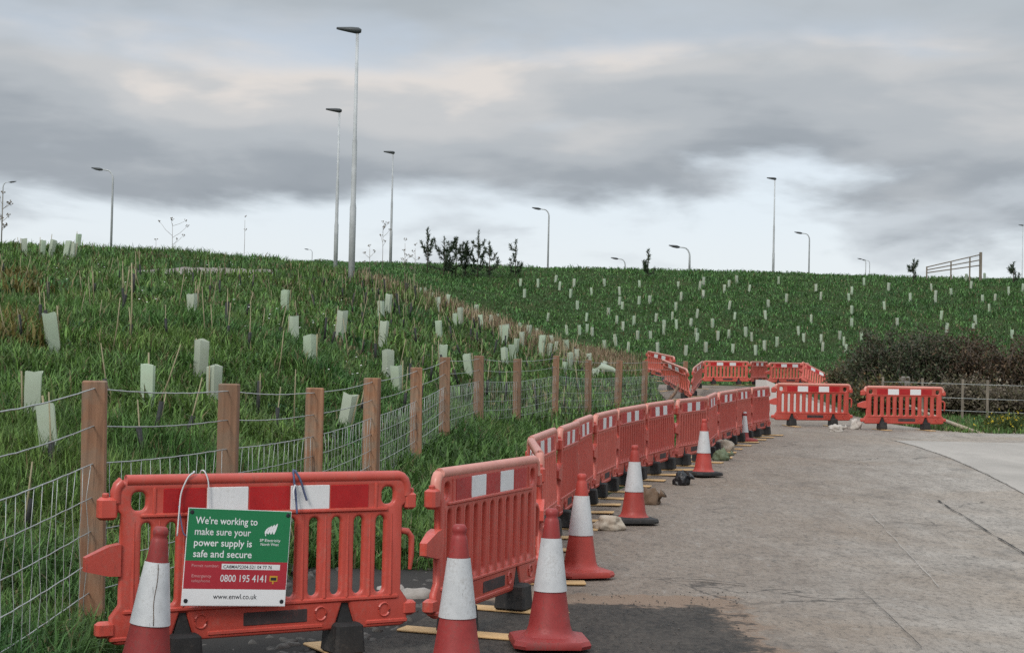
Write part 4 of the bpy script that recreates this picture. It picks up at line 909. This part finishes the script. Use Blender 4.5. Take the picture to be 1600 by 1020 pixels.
pines = [(667, 358, 416, 30, .35, 7, 'slender pine sapling with one tall candle top'), (693, 372, 418, 30, .75, 12, 'bushy dark pine sapling spreading low'), (712, 372, 418, 31, .6, 12, 'thick dark pine sapling with crooked top'), (727, 382, 419, 31, .45, 9, 'squat pine sapling between two taller ones'), (746, 360, 420, 31, .5, 11, 'tallest full pine sapling of the clump'), (764, 380, 421, 32, .45, 9, 'right-hand end pine sapling of the clump'), (805, 376, 418, 27, .38, 7, 'open pine sapling standing apart on the skyline'), (1012, 391, 421, 23, .28, 8, 'small pine sapling alone on the embankment edge'), (1427, 406, 427, 22, .25, 7, 'small round sapling beside the timber rails'), (1583, 410, 430, 22, .25, 6, 'small sapling past the timber rails')]
for i, (u, vt, vb, s, wd, nb, lb) in enumerate(pines): pine(lb, u, vt, vb, s, wd, i + 3, nb)
def umbel(label, u, vt, vb, s, nb, spread, seed, mat=None):
    rr = random.Random(seed); p = at_s(u, vb, s); x, y = p[0], p[1]; z = gh(x, y); H = at_s(u, vt, s)[2] - z
    r = empty('dry_weed', (x, y, z), 0, label, 'weed', 'dry seed-headed weeds on the skyline'); b = MB(); hd = MB()
    b.tube([(0, 0, -.1), (.02, 0, H * .5), (.0, 0, H * .93)], [.016, .013, .008], 5)
    ends = [(0, 0, H)]
    for i in range(nb):
        a = rr.uniform(0, 6.28); h0 = max(H * .3, H - 1.5 * rr.uniform(.2, 1.0)); ln = spread * rr.uniform(.6, 1); e = (math.cos(a) * ln, math.sin(a) * ln, min(H, h0 + ln * rr.uniform(.6, 1.2))); b.tube([(0, 0, h0), (e[0] * .5, e[1] * .5, h0 + (e[2] - h0) * .4), e], [.009, .008, .005], 4); ends.append(e)
    for e in ends:
        for k in range(5):
            c = (e[0] + rr.uniform(-.09, .09), e[1] + rr.uniform(-.09, .09), e[2] + rr.uniform(-.02, .06)); b.tube([(e[0], e[1], e[2] - .08), c], .004, 4); hd.lathe([(.004, -.02), (.026, 0), (.02, .022), (.003, .03)], 6, c)
    b.build('stem', M['wood_grey'], r); hd.build('seed_heads', M['wood_grey'], r)
umbel('tall branching dry umbel on the skyline beyond the gravel path', 268, 343, 404, 30, 6, .8, 1); umbel('short dry umbel beside the tall branching one', 243, 374, 404, 30, 4, .35, 2)
umbel('single-headed dry stalk standing alone on the skyline', 381, 338, 405, 26, 1, .25, 3); umbel('tall dry weed with drooping heads beside the lamp columns', 597, 347, 414, 30, 7, .4, 4); umbel('dry weed clump at the foot of the shortest column', 577, 384, 416, 32, 5, .35, 5)
umbel('feathery dry weed next to the slender pine', 632, 374, 416, 31, 5, .3, 6); umbel('low feathery dry weed between columns and pines', 648, 382, 417, 31, 5, .3, 7); umbel('tall dry weed at the bank top by the reversed lamp', 2, 300, 378, 44, 8, .3, 8)

# ---------------------------------------------------------------- hedge, verge and things on the right
def shrub(label, u, s, w_, h_, d_, cols, n, seed, twigs=90, leaf=(.06, .14), name='hedge_shrub'):
    x, y = xy_s(u, s, 650); z = gh(x, y); rr = random.Random(seed); r = empty(name, (x, y, z), 0, label, 'shrub', 'shrubs of the hedge'); b = MB()
    tips = []
    for i in range(twigs):
        a = rr.uniform(0, 6.28); q = rr.uniform(0, 1) ** .5; px, py = math.cos(a) * w_ * .5 * q, math.sin(a) * d_ * .5 * q; hh = h_ * rr.uniform(.55, 1.0) * (1.02 - .35 * q * q)
        p0 = (px * .45, py * .45, -.1); p1 = (px * .8 + rr.uniform(-.1, .1), py * .8, hh * .5); p2 = (px + rr.uniform(-.2, .2), py + rr.uniform(-.2, .2), hh)
        b.tube([p0, p1, p2], [.018, .012, .005], 4); tips.append((p0, p1, p2))
        for k in range(3):
            t_ = rr.uniform(.3, 1); m = [p1[j] + (p2[j] - p1[j]) * t_ for j in range(3)]; e = (m[0] + rr.uniform(-.4, .4), m[1] + rr.uniform(-.4, .4), m[2] + rr.uniform(-.05, .5)); b.tube([m, e], [.010, .005], 4); tips.append((m, m, e))
    b.build('stems', M['bark'], r)
    T = np.array(tips); idx = rng.integers(0, len(T), n); t_ = rng.uniform(0, .88, n)[:, None] ** .9; seg = rng.random(n) < .72; n_keep = 1
    P = np.where(seg[:, None], T[idx, 1] + (T[idx, 2] - T[idx, 1]) * t_, T[idx, 0] + (T[idx, 1] - T[idx, 0]) * t_) + rng.normal(size=(n, 3)) * .10; P[:, 2] = np.abs(P[:, 2])
    C = np.array(cols); tint = C[rng.integers(0, len(C), n)] * rng.uniform(.7, 2.1, (n, 1))
    leaf_cloud('foliage', P, rng.normal(size=(n, 3)) + np.array((0, 0, .25)), rng.uniform(*leaf, n), rng.uniform(.035, .07, n), tint, M['leaf'], r)
DG = [(.036, .050, .024), (.05, .055, .03), (.028, .040, .022), (.06, .052, .03)]; BR = [(.055, .038, .024), (.075, .048, .03), (.035, .036, .018), (.09, .062, .035), (.045, .03, .022)]
shrub('dark grey-green rounded shrub at the end of the hedge', 1378, 54, 2.0, 2.5, 1.8, DG, 6000, 1)
shrub('tall dark shrub in the hedge behind the verge barrier', 1440, 53, 2.0, 2.6, 1.8, DG, 6000, 2)
shrub('brown-leaved hedge shrub behind the bare wire fence', 1510, 53, 2.2, 2.5, 1.8, BR, 6000, 3)
shrub('reddish-brown hedge shrub above the yellow flowers', 1585, 53, 2.2, 2.4, 1.8, BR, 6000, 4)
shrub('brown hedge shrub at the outer end of the hedge', 1660, 53, 2.2, 2.4, 1.8, BR, 8000, 5)
shrub('low olive shrub at the foot of the hedge end', 1318, 47, 1.2, 1.35, 1.0, [(.06, .06, .03), (.10, .075, .04), (.04, .05, .02)], 3500, 6, 50)
shrub('low dense bramble under the wire fence', 1500, 59, 2.4, .95, .8, [(.09, .075, .05), (.06, .055, .03), (.13, .11, .08)], 6500, 7, 110)
shrub('low dense bramble beside the yellow flowers', 1600, 61, 2.2, .85, .8, [(.09, .075, .05), (.06, .055, .03), (.13, .11, .08)], 6000, 8, 110)
shrub('low bramble behind the verge barrier', 1395, 60, 2.2, .9, .7, [(.08, .075, .03), (.10, .06, .03), (.05, .06, .02)], 6000, 9, 100)
# small wire fence in front of the hedge
def small_fence():
    us_ = [(1378, 60.5), (1440, 61), (1503, 61.5), (1542, 62), (1610, 62.5)]; P = [Vector((*xy_s(u, s, 680), 0)) for u, s in us_]
    r = empty('low_wire_fence', P[0], 0, 'thin grey wire fence in front of the brown hedge', 'fence')
    for k, p in enumerate(P):
        z = gh(p.x, p.y); p.z = z; MB().box((p.x - P[0].x, p.y - P[0].y, z + .5), (.06, .06, 1.2), bev=.006).build('post', M['wood_grey'], r)
    for h in (.98, .62, .3):
        Q = [p - Vector((P[0].x, P[0].y, 0)) + Vector((0, -.035, h)) for p in P]; MB().tube(Q, .006, 5).build('line_wire', M['wire'], r)
small_fence()
pa, pb = at_s(1421, 634, 65), at_s(1538, 680, 72); b = MB().tube([tuple(pa), tuple((pa + pb) / 2 + np.array((0, 0, -.02))), tuple(pb)], [.035, .045, .05], 8)
tag(b.build('leaning_pole', M['pole_pale']), 'pale stripped timber pole leaning through the verge barrier', 'pole')
x, y = xy_s(1412, 60, 680); b = MB().box((0, 0, .55), (.26, .24, 1.15), taper=.95, bev=.03); o = b.build('stone_post', M['stone']); o.location = (x, y, gh(x, y)); tag(o, 'stubby stone gatepost behind the verge barrier', 'post')
# pale concrete wedge behind the lane barrier
p0 = Vector((*xy_s(1196, 61.5, 680), 0)); p1 = Vector((*xy_s(1312, 60.5, 680), 0)); d = (p1 - p0); nn = Vector((-d.y, d.x, 0)).normalized() * .6
z0 = float(road_h(p0.y)); vs = [p0 + Vector((0, 0, z0 - .05)), p1 + Vector((0, 0, z0 - .05)), p1 + Vector((0, 0, z0 + .12)), p0 + Vector((0, 0, z0 + .92))]; vs += [v + nn for v in vs]
b = MB().add([tuple(v) for v in vs], [(0, 1, 2, 3), (7, 6, 5, 4), (1, 0, 4, 5), (2, 1, 5, 6), (3, 2, 6, 7), (0, 3, 7, 4)]); tag(b.build('concrete_wedge', M['pale_block']), 'pale wedge-shaped concrete block behind the lane barrier', 'concrete block')
# yellow-flowered clump
x, y = xy_s(1572, 70, 690); r = empty('flower_clump', (x, y, gh(x, y)), 0, 'clump of yellow flowers at the edge of the yard', 'flowers'); n = 1500
P = rng.normal(size=(n, 3)) * np.array((.26, .16, .13)) + np.array((0, 0, .14)); P[:, 2] = np.abs(P[:, 2]); leaf_cloud('leaves', P, rng.normal(size=(n, 3)) + np.array((0, 0, .7)), .14, .025, np.array((.07, .10, .03)) * rng.uniform(.6, 1.4, (n, 1)), M['leaf'], r)
n = 150; P = rng.normal(size=(n, 3)) * np.array((.26, .16, .13)) + np.array((0, -.06, .24)); P[:, 2] = np.abs(P[:, 2]); pt = leaf_cloud('petals', P, rng.normal(size=(n, 3)), .06, .05, np.array((.55, .42, .04)) * rng.uniform(.7, 1.2, (n, 1)), M['leaf'], r); pt['kind'] = 'stuff'

# ---------------------------------------------------------------- gravel path on the bank
PB = []
def path_strip():
    top = []; bot = []
    for u in range(200, 440, 8):
        x, y, z = hit(u, np.interp(u, [200, 290, 440], [426, 420, 424])); top.append((x, y)); x2, y2, z2 = hit(u, np.interp(u, [200, 290, 440], [428, 432, 427])); bot.append((x2, y2)); PB.append((x / y, y2, y))
    vs = [(x, y, gh(x, y) + .035) for x, y in bot + top]; n = len(bot); tag(MB().add(vs, [(i, i + 1, n + i + 1, n + i) for i in range(n - 1)], True).build('gravel_path', M['gravel']), kind='structure')
path_strip()

# ---------------------------------------------------------------- grass
def blades(name, x, y, ln, wd, lean, tint, mat, label):
    n = len(x); z = ground_h(x, y) - .01; a = rng.uniform(0, 2 * np.pi, n); ca, sa = np.cos(a), np.sin(a); w_ = wd[:, None] * .5
    side = np.stack([-sa, ca, np.zeros(n)], -1); dirn = np.stack([ca, sa, np.zeros(n)], -1); up = np.array((0, 0, 1.0))
    B = np.stack([x, y, z], -1); lb = (lean * ln)[:, None]; L1 = ln[:, None]
    mid_ = B + up * L1 * .55 * np.sqrt(np.maximum(.05, 1 - .5 * lean ** 2))[:, None] + dirn * lb * .25
    drop = np.maximum(.15, 1 - .75 * lean ** 1.5)[:, None]
    tip = B + up * L1 * drop + dirn * lb * .95
    V = np.stack([B - side * w_, B + side * w_, mid_ + side * w_ * .85, mid_ - side * w_ * .85, tip], 1).reshape(-1, 3)
    o = np.arange(n)[:, None] * 5; lp = np.concatenate([o + np.array([[0, 1, 2, 3]]), o + np.array([[3, 2, 4]])], 1).ravel().astype(np.int32)
    me = bpy.data.meshes.new(name); me.vertices.add(5 * n); me.vertices.foreach_set('co', V.ravel()); me.loops.add(7 * n); me.loops.foreach_set('vertex_index', lp)
    me.polygons.add(2 * n); ls = (np.arange(n)[:, None] * 7 + np.array([[0, 4]])).ravel().astype(np.int32); me.polygons.foreach_set('loop_start', ls)
    me.polygons.foreach_set('use_smooth', np.ones(2 * n, bool)); me.update(calc_edges=True)
    at = me.attributes.new('tint', 'FLOAT_COLOR', 'POINT'); at.data.foreach_set('color', np.concatenate([np.repeat(tint, 5, 0), np.ones((5 * n, 1))], 1).ravel())
    me.materials.append(mat); return tag(link(name, me), label, 'grass', kind='stuff')
def patch(x, y, f, seed): return .5 + .5 * np.sin(x * f + 2 * np.sin(y * f * .7 + seed) + seed * 1.7) * np.sin(y * f * 1.3 + 2 * np.sin(x * f * .6 + seed * .3))
def grass_tint(x, y, dry=.06, base=(.096, .186, .044), lush=(.054, .142, .042), lime=(.170, .225, .054)):
    n = len(x); p1 = patch(x, y, .55, 1.0)[:, None]; p2 = patch(x, y, 1.3, 4.0)[:, None]
    c = np.array(base) * (1 - p1) + np.array(lush) * p1; c = c * (1 - .45 * p2) + np.array(lime) * .45 * p2
    c = c * (.45 + 1.25 * rng.random((n, 1)) ** 1.6); d = rng.random(n) < dry; c[d] = np.array((.20, .17, .085)) * rng.uniform(.5, 1.2, (d.sum(), 1)); return c
def in_view(x, y, m=.4): return (np.abs(x) < y * .335 + m)
def sample(n, y0, y1, power=1.0):
    y = y0 + (y1 - y0) * rng.random(n) ** power; x = rng.uniform(-(y * .335 + 2.2), y * .335 + .6); return x, y
def edge_grass(y):     # right-hand limit of the grass on the bank and verge
    return np.where(y < 12.2, fence_x(y) + .28, np.interp(y, *XL) - .25)
def bank(n, y0, y1, ln, wd, name, label, power=1.0, dry=.06, lean=(.2, .95)):
    x, y = sample(n, y0, y1, power); e = edge_grass(y) + .12 * lump(x * 3, y * 2); k = (x < e); pb = np.array(PB); q_ = x / y; k &= ~((q_ > pb[0, 0]) & (q_ < pb[-1, 0]) & (y > np.interp(q_, pb[:, 0], pb[:, 1]) + .3) & (y < np.interp(q_, pb[:, 0], pb[:, 2]))); x, y = x[k], y[k]; n = len(x)
    hgt = .65 + .7 * patch(x, y, 1.1, 2.0); blades(name, x, y, rng.uniform(*ln, n) * hgt, rng.uniform(*wd, n), rng.uniform(*lean, n), grass_tint(x, y, dry), M['grass'], label)
bank(240000, 5.0, 16, (.16, .40), (.008, .017), 'near_grass', 'lush long green grass on the near part of the bank', .75)
bank(170000, 15, 30, (.18, .42), (.013, .026), 'bank_grass', 'green grass covering the middle of the bank', .8, .07, (.3, 1.0))
bank(130000, 29, 82, (.2, .45), (.022, .045), 'upper_grass', 'green grass on the upper bank', .75, .10, (.35, 1.0))
# far embankment
n = 95000; y = rng.uniform(74, 117, n); x = rng.uniform(-14, 44, n); k = in_view(x, y, 5); x, y = x[k], y[k]; n = len(x)
blades('embankment_grass', x, y, rng.uniform(.22, .5, n) * (.4 + .8 * patch(x, y, .9, 3.0)), rng.uniform(.03, .07, n), rng.uniform(.55, 1.1, n), grass_tint(x, y, .05, (.080, .185, .050), (.058, .150, .045), (.125, .205, .055)), M['grass'], 'dark green grass on the far embankment')
# broad-leaved weeds between the fence and the row
n = 16000; y = rng.uniform(12.5, 30, n); x = rng.uniform(fence_x(y) - .3, np.interp(y, *XL) - .35); 
blades('verge_weeds', x, y, rng.uniform(.18, .5, n), rng.uniform(.02, .05, n), rng.uniform(.3, 1, n), np.array((.078, .150, .038)) * rng.uniform(.4, 1.5, (n, 1)), M['grass'], 'tangled green weeds between the wire fence and the barrier row')
# broad-leaved clumps and dead thatch mixed into the bank
cx_, cy_ = sample(420, 7.5, 40, .8); k = cx_ < edge_grass(cy_) - .2; cx_, cy_ = cx_[k], cy_[k]; idx = rng.integers(0, len(cx_), 15000); rad = rng.normal(0, .16, (15000, 2)); x = cx_[idx] + rad[:, 0]; y = cy_[idx] + rad[:, 1]; n = len(x)
blades('leafy_clumps', x, y, rng.uniform(.12, .34, n), rng.uniform(.02, .055, n), rng.uniform(.5, 1.1, n), np.where((idx % 3 == 0)[:, None], np.array((.04, .10, .032)), np.array((.09, .165, .04))) * rng.uniform(.5, 1.4, (n, 1)), M['grass'], 'broad-leaved weed clumps growing through the bank grass')
cx_, cy_ = sample(260, 7.5, 60, .8); k = cx_ < edge_grass(cy_) - .2; cx_, cy_ = cx_[k], cy_[k]; idx = rng.integers(0, len(cx_), 9000); x = cx_[idx] + rng.normal(0, .3, 9000); y = cy_[idx] + rng.normal(0, .35, 9000); n = len(x)
blades('dry_thatch', x, y, rng.uniform(.12, .36, n), rng.uniform(.008, .018, n) * (1 + y / 30), rng.uniform(.6, 1.15, n), np.where(rng.random((n, 1)) < .5, np.array((.23, .20, .10)), np.array((.14, .10, .055))) * rng.uniform(.5, 1.3, (n, 1)), M['grass'], 'pale dry thatch lying in the bank grass')
# tan dead stalks along the bank shoulder
uu = rng.uniform(575, 985, 900); vv = np.interp(uu, [575, 640, 760, 880, 985], [424, 436, 492, 535, 572]) + rng.normal(0, 9, 900) + 6
pts = np.array([hit(u, v)[:2] for u, v in zip(uu[:260], vv[:260])]); idx = rng.integers(0, len(pts), 14000); x = pts[idx, 0] + rng.normal(0, .5, 14000); y = pts[idx, 1] + rng.normal(0, .9, 14000); k = y < 84; x, y = x[k], y[k]; n = len(x)
tt = np.where(rng.random((n, 1)) < .45, np.array((.36, .28, .18)), np.array((.20, .13, .08))) * rng.uniform(.5, 1.3, (n, 1))
blades('dead_stalks', x, y, rng.uniform(.25, .7, n), rng.uniform(.014, .035, n), rng.uniform(.1, .8, n), tt, M['grass'], 'tan and brown dead stalks along the shoulder of the bank')
# yellowing docks low on the left edge
uu = np.array([(30, 440), (20, 530), (15, 545), (40, 460), (10, 520)]); ps = np.array([hit(u, v)[:2] for u, v in uu]); idx = rng.integers(0, len(ps), 900); x = ps[idx, 0] + rng.normal(0, .25, 900); y = ps[idx, 1] + rng.normal(0, .3, 900)
blades('yellowing_docks', x, y, rng.uniform(.2, .55, 900), rng.uniform(.02, .05, 900), rng.uniform(.2, .9, 900), np.array((.17, .14, .045)) * rng.uniform(.5, 1.3, (900, 1)), M['grass'], 'yellowing leafy docks in the grass on the bank')
# verge under the right-hand barrier and hedge foot
n = 34000; y = rng.uniform(34.75, 43, n); x = rng.uniform(8.9, 17, n); k = x > np.interp(y, [34.75, 35.5, 37, 40, 43], [9.9, 9.5, 9.2, 9.0, 9.0]); x, y = x[k], y[k]; n = len(x)
blades('hedge_verge_grass', x, y, rng.uniform(.08, .3, n), rng.uniform(.012, .028, n), rng.uniform(.2, 1, n), grass_tint(x, y, .15), M['grass'], 'short grass along the foot of the hedge')
# small white flowers
fl = MB()
for i in range(60):
    u, v = random.choice(((420, 515), (300, 440), (470, 520), (350, 430), (120, 430), (560, 600), (200, 480))); x, y, z = hit(u + random.gauss(0, 35), v + random.gauss(0, 14))
    if y < 60: fl.lathe([(.001, .0), (.020, .008), (.010, .016)], 6, (x, y, z + random.uniform(.2, .32)))
tag(fl.build('white_flowers', M['daisy']), 'tiny white flowers scattered in the bank grass', 'flowers', kind='stuff')
